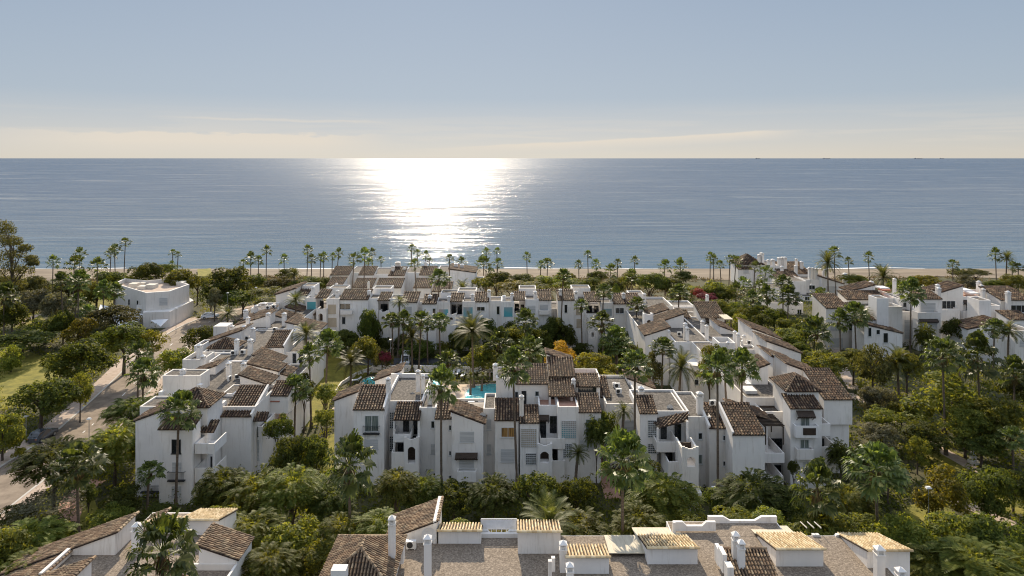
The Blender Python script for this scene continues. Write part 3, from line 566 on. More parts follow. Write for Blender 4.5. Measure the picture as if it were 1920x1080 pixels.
# ================================================================== TALL BLOCK by the beach on the right
FR = Block('apartment_block', 1450, 220, 'apartment block nearest the beach, crowded with chimneys above a clump of palms', 'apartment block')
FR.hip(1386, 1432, 497, 228, 9, 3.0); FR.shed(1384, 1412, 505, 226, 3, 1.0, 'f'); FR.flat(1430, 1462, 498, 226, 12, .5); FR.shed(1462, 1522, 514, 222, 10, 3.6, 'f'); FR.shed(1455, 1500, 522, 216, 5, 1.6, 'f')
FR.flat(1484, 1512, 527, 208, 12, .3); FR.flat(1508, 1545, 524, 212, 10, .8); FR.shed(1541, 1582, 533, 210, 10, 3.0, 'r'); FR.flat(1438, 1486, 540, 206, 9, .3); FR.flat(1441, 1506, 568, 186, 8, .4); FR.flat(1506, 1560, 556, 203, 8, .4)
FR.win(1517, 1528, 535, 543, 212); FR.win(1495, 1503, 580, 590, 186); FR.shut(1549, 1569, 537, 547, 210); FR.win(1470, 1476, 595, 606, 186, n=1); FR.win(1509, 1518, 556, 563, 203); FR.shut(1394, 1404, 506, 512, 226)
for c in ((1424, 476, 496, 229, 6), (1428.5, 473, 492, 229, 6), (1441, 486, 500, 227, 5), (1449, 485, 500, 227, 6), (1461, 482, 500, 227, 6), (1467, 481, 500, 227, 5), (1472, 481, 506, 226, 5), (1466, 498, 516, 222, 5), (1492, 497, 514, 222, 5), (1493, 484, 500, 228, 4), (1503, 489, 505, 226, 5), (1518, 500, 526, 213, 5), (1524, 501, 526, 213, 5), (1530, 502, 526, 213, 5), (1545, 497, 522, 214, 6), (1548, 504, 524, 213, 6), (1584, 511, 540, 211, 7)): FR.chim(*c)

# ================================================================== RIGHT HAND BLOCKS
R2 = Block('apartment_block', 1650, 152, 'white apartment block on the right with a square stair tower behind tall palms', 'apartment block')
R2.shed(1549, 1592, 578, 152, 7, 2.9, 'f'); R2.flat(1549, 1607, 580, 152.6, 5, 0); R2.shed(1588, 1664, 562, 160, 4.5, 1.7, 'f'); R2.shed(1593, 1641, 547, 165, 5, 1.5, 'l'); R2.shed(1585, 1625, 584, 153.5, 4, 1.3, 'f')
R2.flat(1644, 1666, 559, 148, 3.5, .2); R2.flat(1664, 1692, 575, 150, 4, .9); R2.flat(1636, 1692, 559, 161, 9, .5, gravel='terra'); R2.flat(1600, 1646, 574, 156, 6, .3)
R2.shed(1620, 1692, 626, 144, 5, 1.9, 'r'); R2.win(1627.5, 1634, 614, 631, 144, n=1); R2.win(1643, 1650, 618, 627, 144, n=1); R2.win(1656, 1665, 624, 643, 144, n=1); R2.shed(1628, 1645, 600, 148.4, 3, 1.4, 'f')
R2.flat(1690, 1727, 562, 158, 8, .4); R2.win(1693, 1706, 567, 576, 158); R2.flat(1690, 1722, 584, 155, 4, .2); R2.shut(1696, 1720, 600, 635, 155)
R2.shed(1724, 1766, 561, 153, 6, 2.1, 'f'); R2.shut(1727, 1754, 568, 587, 153); R2.balc(1721, 1764, 586, 600, 153, 2.2); R2.awn(1726, 1761, 597, 604, 151, .8); R2.shut(1730, 1757, 604, 616, 150.9); R2.flat(1721, 1764, 590, 151, 2, .4); R2.win(1727, 1757, 630, 648, 150.9)
R2.shut(1557, 1580, 605, 619, 152); R2.shut(1556, 1580, 634, 650, 152); R2.win(1588, 1608, 606, 620, 152.6)
for c in ((1758, 532, 550, 157, 6), (1760, 538, 555, 155, 6), (1633.5, 526, 536, 168, 6), (1677, 521, 552, 163, 5)): R2.chim(*c)
R3 = Block('apartment_block', 1850, 155, 'white apartment block at the right edge with red sunshades and domed chimneys', 'apartment block')
R3.shed(1765, 1806, 549, 158, 6, 1.7, 'l'); R3.win(1766, 1791, 564, 579, 158, n=3); R3.balc(1765, 1800, 580, 602, 158, 2.2); R3.flat(1800, 1838, 556, 159, 8, .5, gravel='terra'); R3.awn(1808, 1833, 563, 570, 159, .9); R3.win(1811, 1831, 569, 582, 159, n=3)
R3.balc(1806, 1838, 584, 600, 159, 2); R3.win(1818, 1832, 600, 610, 158.8); R3.flat(1836, 1858, 563, 150, 4, .15); R3.flat(1857, 1875, 573, 152, 4, .2); R3.flat(1838, 1890, 557, 158, 9, .5, gravel='terra')
R3.shed(1876, 1935, 563, 153, 7, 2.2, 'f'); R3.win(1895, 1925, 572, 586, 153, n=3); R3.flat(1873, 1935, 588, 151, 3, .5); R3.shed(1893, 1935, 600, 146, 4, 1.0, 'f'); R3.shut(1905, 1930, 612, 622, 146)
R3.shed(1815, 1880, 618, 143, 6, 1.4, 'l'); R3.win(1823, 1836, 626, 637, 143); R3.flat(1862, 1905, 636, 140, 6, .3); R3.flat(1903, 1940, 620, 138, 6, .4); R3.shut(1912, 1932, 638, 649, 138)
for c in ((1797, 534, 546, 162, 6), (1835, 526, 556, 162, 6), (1840, 533, 560, 160, 6), (1843, 540, 566, 158, 6), (1890, 545, 588, 152, 7)): R3.chim(*c, kind=1)
R3.box(1846, 1870, 547, 550, 160, 3, 'sunshade', M['awnred']); R3.box(1862, 1876, 553, 556, 158.5, 2, 'sunshade', M['awnred']); R3.box(1808, 1824, 544, 547, 162, 3, 'sunshade', M['sheet']); R3.box(1820, 1836, 549, 552, 160, 2, 'sunshade', M['sheet'])
R2.box(1652, 1668, 540, 543, 166, 3, 'sunshade', M['sheet']); R2.box(1655, 1670, 543, 546, 165, 2, 'sunshade', M['awnred'])

# ================================================================== VILLA on the left
V = Block('villa', 290, 178, 'angular white flat roofed villa beside the cul de sac on the left', 'villa')
zt = 8.5; ring = [gp(*p, zt)[:2] for p in ((213, 531), (274, 549), (318, 546), (355, 533), (318, 522), (276, 526), (234, 522))]
cx = sum(p[0] for p in ring)/7; cy = sum(p[1] for p in ring)/7; inn = [(cx+(x-cx)*.95, cy+(y-cy)*.95) for x, y in ring]
m = MB(); n = 7; m.add([(x, y, 0) for x, y in ring]+[(x, y, zt) for x, y in ring]+[(x, y, zt) for x, y in inn]+[(x, y, zt-1.3) for x, y in inn],
    [f for k in range(n) for f in ((k, (k+1) % n, n+(k+1) % n, n+k), (n+k, n+(k+1) % n, 2*n+(k+1) % n, 2*n+k), (2*n+k, 2*n+(k+1) % n, 3*n+(k+1) % n, 3*n+k))]); V.part(m, 'wall', V.W)
m = MB(); m.add([(x, y, zt-1) for x, y in inn], [tuple(range(n))]); V.part(m, 'flat_roof', M['pave'])
FOOT.append((min(p[0] for p in ring), max(p[0] for p in ring), min(p[1] for p in ring), max(p[1] for p in ring)))
for (a, b, y0, y1, dd) in ((241, 256, 532, 541, 184), (257, 271, 537, 547, 182), (273, 290, 534, 544, 183), (262, 272, 530, 536, 188), (330, 343, 529, 536, 187)): V.box(a, b, y0, y1, dd, 2, 'plant_housing', M['cream'])
tr = [gp(*p, 4.0)[:2] for p in ((268, 586), (319, 584), (363, 563), (352, 556), (320, 574), (272, 577))]
m = MB(); m.pxy(tr, 0, 4); V.part(m, 'terrace_wall', V.W)
FOOT.append((min(p[0] for p in tr), max(p[0] for p in tr), min(p[1] for p in tr), max(p[1] for p in tr)))
m = MB(); P = [gp(188, 571, 4.5), gp(270, 589, 3.2), (wx(240, 163), 163, 1.2), (wx(178, 166), 166, 2.6)]; m.prism([(x, y, z-.2) for x, y, z in P], P); V.part(m, 'lean_to_roof', M['sheet'])
V.win(240, 244, 561, 572, 178.4, n=1); V.win(256, 260, 563, 576, 175.2, n=1); V.shut(299, 314, 559, 572, 172.6); V.balc(256, 268, 572, 580, 175, 1.2)
m = MB(); P = [gp(282, 600, 2.8), gp(316, 598, 2.8), (wx(301, 166), 166, 1.6)]; m.prism([(x, y, z-.06) for x, y, z in P], P); V.part(m, 'shade_sail', M['sheet'])

# ================================================================== FOREGROUND ROOFS, left
F1 = Block('apartment_block', 250, 58, 'nearest apartment block in the bottom left corner with long sloping tile roofs', 'apartment block', tile='tilep')
F1.T = tile_mat('weathered_clay_tile', [(0, (.15, .095, .06)), (.35, (.24, .155, .093)), (.7, (.32, .215, .13)), (1, (.44, .33, .21))], amt=.6)
F1.flatw(-34.4, -26.45, 50, 66.4, 8.05, 0); g = MB(); g.quad((-33.9, 50, 8.06), (-26.5, 50, 8.06), (-26.5, 66.2, 8.06), (-33.9, 66.2, 8.06)); F1.part(g, 'flat_roof', M['gravel'])
F1.shedw(-43.5, -33.9, 59.2, 62.4, 6.4, 3.5, 'l'); F1.shedw(-44, -37.8, 55.6, 59.0, 6.0, 2.3, 'l'); F1.shedw(-44, -33.6, 48, 55.4, 6.3, 3.6, 'l')
g = MB(); g.quad((-37.6, 55.5, 8.08), (-33.6, 55.5, 8.08), (-33.6, 59.2, 8.08), (-37.6, 59.2, 8.08)); F1.part(g, 'flat_roof', M['gravel']); F1.flatw(-37.9, -37.62, 55.5, 59.1, 8.75, 0, foot=False)
F1.flatw(-37.6, -33.6, 55.45, 59.3, 8.0, 0, foot=False)
F1.shedw(-29.9, -26.4, 62.4, 66.4, 8.2, 1.15, 'b', z0=6, tile='tilep'); F1.shedw(-33.0, -30.8, 62.6, 64.4, 8.5, .5, 'b', z0=6, tile='tilep'); F1.shedw(-33.8, -32.6, 63.2, 65.6, 8.2, .7, 'l', z0=6)
F1.shedw(-25.7, -22.6, 56.9, 60.2, 9.0, 1.05, 'r', z0=0); F1.flatw(-26.6, -22.5, 50, 57, 8.7, .5, z0=0)
F1.shedw(-26.3, -23.4, 50.5, 53.6, 9.0, .9, 'r', z0=6); F1.chim(257, 978, 1040, 59.4, 14)
F1.crest(310, 345, 972, 985, 65.4, .3)
# ================================================================== FOREGROUND ROOFS, centre and right
F2 = Block('apartment_block', 1150, 56, 'nearest apartment block along the bottom edge with bright clay tile huts on gravel roof', 'apartment block', tile='tilep')
tz = 9.0
F2.flatw(-9.35, 30.4, 48, 60.6, tz-.02, 0); g = MB(); g.quad((-9.25, 48, tz), (30.2, 48, tz), (30.2, 60.5, tz), (-9.25, 60.5, tz)); F2.part(g, 'flat_roof', M['gravel'])
F2.flatw(14.0, 24.0, 60.6, 63, tz-.02, 0); g = MB(); g.quad((14.1, 60.4, tz+.01), (23.9, 60.4, tz+.01), (23.9, 62.9, tz+.01), (14.1, 62.9, tz+.01)); F2.part(g, 'flat_roof', M['gravel'])
oldT = F2.T; F2.T = F1.T; 
x0, x1 = -14.0, -9.1; F2.hip(CX+x0*F/50.6, CX+x1*F/50.6, HY+(H-10.6)*F/50.6, 50.6, 6.5, 1.55); F2.shedw(-10.6, -6.6, 59.4, 63.4, 9.3, 1.45, 'l', z0=0, over=.25)
F2.flatw(-6.75, -6.45, 59.3, 63.6, 10.98, 0, foot=False)
F2.shedw(wx(1392, 51), wx(1476, 51), 51, 55.2, 9.4, 1.35, 'f', z0=8); F2.T = oldT
F2.shedw(-6.3, -2.65, 59.3, 61.2, 9.55, .5, 'b', z0=8); F2.flat(898, 971, 1001, 60.2, .3, 0, 8, False); F2.crest(898, 971, 995, 1016, 60.6, .3)
m = MB(); a, b = wx(902, 61), wx(969, 61); m.box(a, b, 61.0, 61.06, 10.2, 10.25)
for k in range(8): x = a+(b-a)*k/7; m.box(x-.03, x+.03, 61.0, 61.06, 9.0, 10.2)
m.box(a, b, 61.02, 61.04, 9.3, 10.15); F2.part(m, 'balustrade', M['sheet'])
F2.shedw(wx(971, 57.8), wx(1051, 57.8), 57.8, 60.4, 10.2, .6, 'b', z0=8); F2.shedw(wx(1062, 55), wx(1142, 55), 55, 57.4, 9.75, .55, 'b', z0=8)
F2.box(1142, 1214, 1052, 1060, 57.2, .3); m = MB(); P = [(wx(1142, 57.3), 57.3, 9.35), (wx(1212, 57.3), 57.3, 9.35), (wx(1212, 57.3), 60.4, 9.15), (wx(1142, 57.3), 60.4, 9.15)]; m.prism([(x, y, z-.08) for x, y, z in P], P); F2.part(m, 'roof_sheet', M['slatroof'])
F2.shedw(wx(1214, 56.3), wx(1308, 56.3), 56.3, 60.0, 9.2, 1.1, 'b', z0=8); F2.shedw(wx(1455, 56), wx(1544, 56), 56, 60.2, 9.25, 1.1, 'b', z0=8); F2.shedw(wx(1626, 55.8), wx(1706, 55.8), 55.8, 60.6, 9.0, 1.35, 'b', z0=4)
for (xa, xb, dd, z0) in ((1212, 1300, 60.3, 9.15), (1436, 1512, 60.5, 9.2)):
    m = MB(); a, b = wx(xa-20, dd), wx(xb-20, dd); P = [(a, dd, z0), (b, dd, z0), (b, dd+2.0, z0-.35), (a, dd+2.0, z0-.35)]; m.prism([(x, y, z-.06) for x, y, z in P], P)
    for k in range(9): x = a+(b-a)*k/8; m.box(x-.02, x+.02, dd, dd+.1, z0-.06, z0+.05)
    F2.part(m, 'roof_sheet', M['slatroof'])
F2.crest(1263, 1342, 979, 996, 61.0, .3); F2.crest(1328, 1457, 969, 986, 62.6, .3); F2.box(1262, 1267, 980, 1008, 60.9, .0001+.3)
F2.crest(1524, 1582, 1003, 1019, 60.4, .3)
for k, px in enumerate((1500, 1513, 1526)): 
    m = MB(); x = wx(px, 62); m.prism([(x, 60.6, 9.6), (x+.05, 60.6, 9.6), (x+.05, 62.0, 9.42), (x, 62.0, 9.42)], [(x, 60.6, 9.7), (x+.05, 60.6, 9.7), (x+.05, 62.0, 9.5), (x, 62.0, 9.5)]); F2.part(m, 'pergola_beam', M['cream'])
F2.box(748, 756, 1029, 1058, 55.6, .9); F2.box(1028, 1035, 1053, 1085, 53.4, .35); F2.box(1034, 1041, 1047, 1072, 54.6, .35); F2.box(1346, 1353, 1030, 1062, 55.4, .9); F2.box(1355, 1363, 1040, 1075, 53.6, 1.2); F2.box(1364, 1376, 1064, 1100, 52.4, .8)
for c in ((735, 965, 1050, 54, 12), (802, 1001, 1085, 54.4, 13), (1056, 1012, 1064, 55.4, 13), (1068.5, 1053, 1090, 52.6, 13), (1379, 995, 1064, 54.6, 12), (1389.5, 1010, 1070, 53.8, 12), (1648.5, 1021, 1084, 53.6, 15), (1688, 1062, 1090, 52.4, 14)): F2.chim(*c, sink=.9)
F2.box(620, 648, 1070, 1090, 50.0, .8); F2.flatw(wx(1706, 55)+.02, wx(1760, 55), 52, 55.6, 8.3, .3, z0=0)
m = MB(); m.prism([(wx(1398, 57), 57, 9.02), (wx(1422, 57), 57, 9.02), (wx(1420, 57), 57.7, 9.02), (wx(1402, 57), 57.7, 9.02)], [(wx(1398, 57), 57, 9.1), (wx(1422, 57), 57, 9.1), (wx(1420, 57), 57.7, 9.1), (wx(1402, 57), 57.7, 9.1)]); F2.part(m, 'roof_slab', M['cream'])

# ------------------------------------------------------------------ things standing on the roofs
for a in ((438, 664, 116.5, .1, 'air conditioner beside the pair of chimneys on the gravel roof of the left block'), (456, 662, 117, -.1, 'air conditioner right of the pair of chimneys on the gravel roof of the left block'),
          (430, 712, 103, 1.5, 'air conditioner at the foot of the tall double chimney on the left gravel roof'), (446, 709, 103.8, .2, 'air conditioner between the tall double chimney and the white gable on the left gravel roof'),
          (419, 757, 93.2, 1.2, 'air conditioner at the near end of the left gravel roof by the tiled bay'), (516, 610, 132.5, 0, 'air conditioner facing the camera before the far gables of the left block'),
          (464, 635, 126, 0, 'air conditioner among the clustered chimneys at the left edge of the left block'), (503, 580, 146, 0, 'yellowish air conditioner by the fat chimney at the far end of the left block'), (514, 582, 146, .1, 'air conditioner right of the fat chimney at the far end of the left block'),
          (771, 1028, 58.5, 0, 'cream air conditioner against the sloping white gable on the nearest gravel roof'), (1274, 632, 129, 0, 'air conditioner on the rear right gravel roof left of a chimney pair'), (1391, 650, 121, 1.3, 'air conditioner beside two chimneys on the rear right block'),
          (1405, 646, 122, 0, 'air conditioner near the far right edge of the rear right block roof'), (1450, 690, 106, 1.3, 'air conditioner behind the tower on the rear right block'), (1456, 700, 104, 1.3, 'air conditioner nearest the hipped tower on the rear right block'),
          (1160, 735, 99, .1, 'air conditioner at the left parapet of the broad gravel roof'), (1157, 726, 101.5, .1, 'air conditioner at the far left corner of the broad gravel roof'), (902, 762, 96.6, .2, 'air conditioner on the low roof in front of the large pool'), (884, 762, 96.4, 0, 'air conditioner left of another on the low roof in front of the large pool'),
          (1336, 765, 91, .1, 'air conditioner behind the narrow tiled bay of the right front block')): aircon(*a)
dish(804, 1003, 58.2, .62, 'round grey satellite dish behind a tall chimney on the nearest gravel roof'); dish(1256, 764, 91.5, .42, 'small satellite dish on the broad gravel roof near its front parapet')
dish(1210, 746, 93.4, .4, 'small satellite dish right of the chimney on the broad gravel roof'); dish(773, 742, 97, .5, 'satellite dish lying low on the gravel roof of the central block'); dish(905, 779, 90.2, .4, 'satellite dish perched on the sloping tile roof of the central block', .3)
# ------------------------------------------------------------------ plant meshes (unit size, shared by the copies)
RV = random.Random(11)
def rdir(lo=-1.0, hi=1.0):
    z = RV.uniform(lo, hi); a = RV.uniform(0, 2*math.pi); r = math.sqrt(max(0, 1-z*z)); return Vector((r*math.cos(a), r*math.sin(a), z))
def leaf(mb, c, n, s, asp=.45):
    u = n.orthogonal().normalized(); v = n.cross(u); a = RV.uniform(0, 6.283); t = u*math.cos(a)+v*math.sin(a); w = n.cross(t)
    mb.add((c-t*s, c+w*s*asp, c+t*s, c-w*s*asp), ((0, 1, 2, 3),))
def fan_crown(nl=44, seg=13, seed=1):
    RV.seed(seed); mb = MB()
    for i in range(nl):
        f = (i+.5)/nl; el = math.radians(84-f*116+RV.uniform(-9, 9)); az = i*2.39996+RV.uniform(-.25, .25)
        d = Vector((math.cos(az)*math.cos(el), math.sin(az)*math.cos(el), math.sin(el)))
        side = d.cross(Vector((0, 0, 1))).normalized() if abs(d.z) < .97 else Vector((1, 0, 0)); up = side.cross(d)
        pl = RV.uniform(.44, .58); R = RV.uniform(.48, .62); b = d*pl+Vector((0, 0, -.10*(1-d.z)))
        mb.add((d*.03-side*.014, d*.03+side*.014, b+side*.01, b-side*.01), ((0, 1, 2, 3),))
        tilt = RV.uniform(-.35, .35)
        for k in range(seg):
            a = math.radians(-112+224*(k+.5)/seg); rr = R*(1-.25*abs(a)/1.95)*RV.uniform(.88, 1.06)
            t = d*math.cos(a)+side*math.sin(a)+up*(.22*abs(math.sin(a))+tilt*math.sin(a)*.4); t.normalize()
            w = side*math.cos(a)-d*math.sin(a); hw = rr*.10
            m = b+t*rr*.62; e = b+t*rr*.84+Vector((0, 0, -rr*RV.uniform(.10, .42)))
            mb.add((b, m-w*hw+up*.02, m+w*hw-up*.02), ((0, 1, 2),)); mb.add((m-w*hw+up*.02, m+w*hw-up*.02, e), ((0, 1, 2),))
    return mb
def dead_skirt(seed=1, nl=13):
    RV.seed(seed); mb = MB()
    for i in range(nl):
        az = RV.uniform(0, 6.283); d = Vector((math.cos(az), math.sin(az), 0)); s = Vector((-d.y, d.x, 0))
        b = d*RV.uniform(.10, .28)+Vector((0, 0, RV.uniform(-.35, -.1)))
        for k in range(5):
            o = s*(k-2)*.05; e = b+o*2.2+d*RV.uniform(-.05, .12)+Vector((0, 0, -RV.uniform(.35, .6)))
            mb.add((b+o*.3-s*.02, b+o*.3+s*.02, (b+e)*.5+o*.3+s*.03, e, (b+e)*.5+o*.3-s*.03), ((0, 1, 2, 3, 4),))
    return mb
def feather_crown(nf=46, seed=1, lf=17, droop=.75):
    RV.seed(seed); mb = MB()
    for i in range(nf):
        f = (i+.5)/nf; el = math.radians(84-f*108+RV.uniform(-8, 8)); az = i*2.39996+RV.uniform(-.2, .2)
        h = Vector((math.cos(az), math.sin(az), 0)); L = RV.uniform(.9, 1.05); p = Vector((0, 0, 0)); a = el; st = L/lf; s = Vector((-h.y, h.x, 0))
        for k in range(lf):
            t = h*math.cos(a)+Vector((0, 0, math.sin(a))); q = p+t*st; up = s.cross(t)
            mb.add((p-s*.010, p+s*.010, q+s*.008, q-s*.008), ((0, 1, 2, 3),))
            ll = .20*math.sin(math.pi*min(1, (k+1.5)/(lf+1.0)))**.6+.03
            for sg in (-1, 1):
                for z in (0, .5):
                    c = p+t*st*z; e = c+(s*sg*.78+t*.55-up*.25+Vector((0, 0, -.12)))*ll*RV.uniform(.85, 1.1)
                    mb.add((c, c+t*st*.42, e), ((0, 1, 2),))
            p = q; a -= droop*1.35/lf*(.5+k/lf)*(1.1 if el > .2 else .8)
    return mb
def palm_trunk(seed, lean=.0):
    RV.seed(seed); m = MB(); n = 24; pts = []; rs = []
    ph = RV.uniform(0, 6.28)
    for i in range(n+1):
        t = i/n; pts.append((lean*t*t*math.cos(ph), lean*t*t*math.sin(ph), t)); rs.append((1.25-.75*min(1, t*6) if t < .17 else .62-.14*t)*(1.06 if i % 2 else .97))
    return pts, rs
def blob_crown(seed, n=4200, nb=16, ls=.062, flat=.85, lo=-.8, spread=.66, fill=.12):
    # crown built of many overlapping leaf masses: uneven outline, gaps and hollows between them
    RV.seed(seed); mb = MB(); bl = []
    for i in range(nb):
        d = rdir(lo, 1.0); r = spread*RV.uniform(.75, 1.1); bl.append((Vector((d.x*r, d.y*r, d.z*r*flat)), RV.uniform(.24, .42)))
    bl.append((Vector((0, 0, 0)), .5))
    for b, r in bl:
        k = int(n*r*r/sum(q*q for _, q in bl)); sub = [(rdir(-.3, 1), RV.uniform(.8, 1.12)) for _ in range(11)]
        for j in range(k):
            if RV.random() < fill: c = b+rdir()*r*RV.uniform(.2, .8); leaf(mb, c, rdir(), ls); continue
            sd, sr = RV.choice(sub); dv = (sd+rdir()*.42).normalized(); c = b+Vector((dv.x, dv.y, dv.z*.9))*r*sr*RV.uniform(.86, 1.06)
            nn = (dv+rdir()*.75+Vector((0, 0, .25))).normalized(); leaf(mb, c, nn, ls*RV.uniform(.7, 1.25))
    return mb
def spray_crown(seed, ns=270, ll=.135, flat=.8):
    # arching sprays of paired leaflets (pepper and mimosa like trees)
    RV.seed(seed); mb = MB()
    for i in range(ns):
        d = rdir(-.6, 1); b = Vector((d.x, d.y, d.z*flat))*RV.uniform(.35, .8); h = Vector((d.x, d.y, 0)); h = h.normalized() if h.length > .05 else Vector((1, 0, 0))
        h = (h+Vector((RV.uniform(-.5, .5), RV.uniform(-.5, .5), 0))).normalized(); a = RV.uniform(.1, 1.0); s = Vector((-h.y, h.x, 0)); p = b; st = RV.uniform(.04, .06)
        for k in range(9):
            t = h*math.cos(a)+Vector((0, 0, math.sin(a))); q = p+t*st; up = s.cross(t); mb.add((p-s*.005, p+s*.005, q), ((0, 1, 2),))
            w = ll*math.sin(math.pi*(k+1.5)/11)
            for sg in (-1, 1):
                e = q+(s*sg+t*.45-up*.2)*w; m = (q+e)*.5; mb.add((q, m+t*w*.26, e, m-t*w*.26), ((0, 1, 2, 3),))
            p = q; a -= .16
    for j in range(1500):
        d = rdir(-.3, 1); leaf(mb, Vector((d.x, d.y, d.z*flat))*RV.uniform(.3, .75), rdir(), .055, .35)
    return mb
def cypress_crown(seed, n=2600):
    RV.seed(seed); mb = MB()
    for j in range(n):
        t = RV.random(); r = (.95*(1-t)**.6*min(1, t*5+.4))*RV.uniform(.75, 1.08); a = RV.uniform(0, 6.283); r *= 1+.18*math.sin(a*3+t*9)
        leaf(mb, Vector((r*math.cos(a), r*math.sin(a), t*2-1)), (Vector((math.cos(a), math.sin(a), .4))+rdir()*.6).normalized(), .085, .4)
    return mb
def hedge_crown(seed, n=3200):
    RV.seed(seed); mb = MB()
    for j in range(n):
        f = RV.choice((0, 1, 1, 2, 3)); x, y, z = RV.uniform(-1, 1), RV.uniform(-1, 1), RV.uniform(-1, 1)
        nrm = Vector((0, 0, 1))
        if f == 0: y = -1; nrm = Vector((0, -1, 0))
        elif f == 1: z = 1
        elif f == 2: x = 1; nrm = Vector((1, 0, 0))
        else: x = -1; nrm = Vector((-1, 0, 0))
        leaf(mb, Vector((x, y, z))+rdir()*.09, (nrm+rdir()*.8).normalized(), .07)
    return mb
def tree_trunk(seed):
    RV.seed(seed); m = MB(); m.path([(0, 0, 0), (.02, .01, .35), (0, .03, .62)], [.085, .06, .045], 7)
    for i in range(5):
        a = i*1.257+RV.uniform(-.3, .3); m.path([(0, .02, .34+.05*i), (.22*math.cos(a), .22*math.sin(a), .58+.03*i), (.5*math.cos(a), .5*math.sin(a), .78)], [.035, .024, .01], 5)
    return m.mesh('tree_trunk', M['bark'])
ME = {}
ME['fan'] = [fan_crown(36, 13, k).mesh('fan_crown', M['fan']) for k in (1, 2, 3)]
ME['fan_far'] = [fan_crown(22, 9, k).mesh('fan_crown', M['fan']) for k in (5, 6)]
ME['dead'] = [dead_skirt(k).mesh('dead_fronds', M['dead']) for k in (1, 2)]
ME['date'] = [feather_crown(46, k).mesh('feather_crown', M['date']) for k in (1, 2)]
ME['datew'] = [feather_crown(38, 5, 17, 1.0).mesh('feather_crown', M['date'])]
TR = [palm_trunk(k, l) for k, l in ((1, 0), (2, .7), (3, 1.2))]
TRM = []
for pts, rs in TR:                         # ringed trunk, horizontal rings
    m = MB(); n = 9; P = []; fs = []
    for (x, y, z), r in zip(pts, rs): P += [(x+r*math.cos(6.2832*i/n), y+r*math.sin(6.2832*i/n), z) for i in range(n)]
    for k in range(len(pts)-1): fs += [(k*n+i, k*n+(i+1) % n, (k+1)*n+(i+1) % n, (k+1)*n+i) for i in range(n)]
    m.add(P, fs); TRM.append(m.mesh('palm_trunk', M['trunkp'], smooth=True))
ME['round'] = [blob_crown(k, 7000, 22, .05) for k in (1, 2, 3)]
ME['open'] = [blob_crown(k, 4000, 17, .056, .95, -.8, .74, .25) for k in (11, 12)]
ME['low'] = [blob_crown(k, 5200, 18, .055, .7, -.5, .7) for k in (21, 22)]
ME['spray'] = [spray_crown(k) for k in (31, 32, 33)]
ME['cyp'] = [cypress_crown(41)]
ME['hedge'] = [hedge_crown(51)]
CM = {}
def crown_mesh(shape, var, mat):
    k = (shape, var, mat)
    if k not in CM: CM[k] = ME[shape][var].mesh('leaf_crown', M[mat])
    return CM[k]
TT = [tree_trunk(k) for k in (1, 2)]
cnt = {}
def palm(px, yc, w, d, kind, label, group, base=0.0):
    # px, yc: picture position of the crown's heart; w: its width in photo pixels
    x = wx(px, d); zc = wz(yc, d); r = max(1.0, w/2*d/F*1.28)
    i = cnt.get('p', 0); cnt['p'] = i+1
    o = empty('fan_palm' if kind == 'f' else 'date_palm', (x, d, base), label, 'palm tree', group)
    o.rotation_euler = (RV2.uniform(-.03, .03), RV2.uniform(-.055, .055), 0)
    ti = i % 3; t = link('trunk', TRM[ti], o); k = .26 if kind == 'f' else .34; h = max(.6, zc-base)
    t.scale = (k, k, h)
    p, rs = TR[ti]; tip = Vector((p[-1][0]*k, p[-1][1]*k, h))
    far = d > 175
    ms = ME['fan_far' if far else 'fan'] if kind == 'f' else ME['date' if kind == 'p' else 'datew']
    c = link('crown', ms[i % len(ms)], o); c.location = tip; c.scale = (r, r, r*RV2.uniform(.78, 1.22)); c.rotation_euler = (RV2.uniform(-.16, .16), RV2.uniform(-.16, .16), RV2.uniform(0, 6.28))
    if not far and kind == 'f':
        s = link('dead_fronds', ME['dead'][i % 2], o); s.location = tip; s.scale = (r*.62, r*.62, r*RV2.uniform(.55, 1.0)); s.rotation_euler = (0, 0, i*1.7)
    return o
RV2 = random.Random(5)
def tree(px, yt, w, yb, d, shape, mat, name, label, cat, group, asp=None):
    # yt, yb: rows of the crown's top and foot at distance d
    x = wx(px, d); zt = wz(yt, d); zb = max(.1, wz(yb, d)); r = w/2*d/F; hz = (zt-zb)/2; i = cnt.get('t', 0); cnt['t'] = i+1
    o = empty(name, (x, d, 0), label, cat, group)
    v = i % len(ME[shape]); c = link('crown', crown_mesh(shape, v, mat), o); c.location = (0, 0, (zt+zb)/2-(.16*hz if shape in ('round', 'low', 'spray', 'open') else 0))
    c.scale = (r*1.12, r*(asp or 1.08), hz*(1.18 if shape != 'hedge' else 1)); c.rotation_euler = (0, 0, RV2.uniform(0, 6.28) if shape != 'hedge' else 0)
    if zb > .6 or shape in ('round', 'open', 'spray'):
        t = link('trunk', TT[i % 2], o); k = max(.8, zt*.85); t.scale = (max(.8, r*.8), max(.8, r*.8), k)
    return o
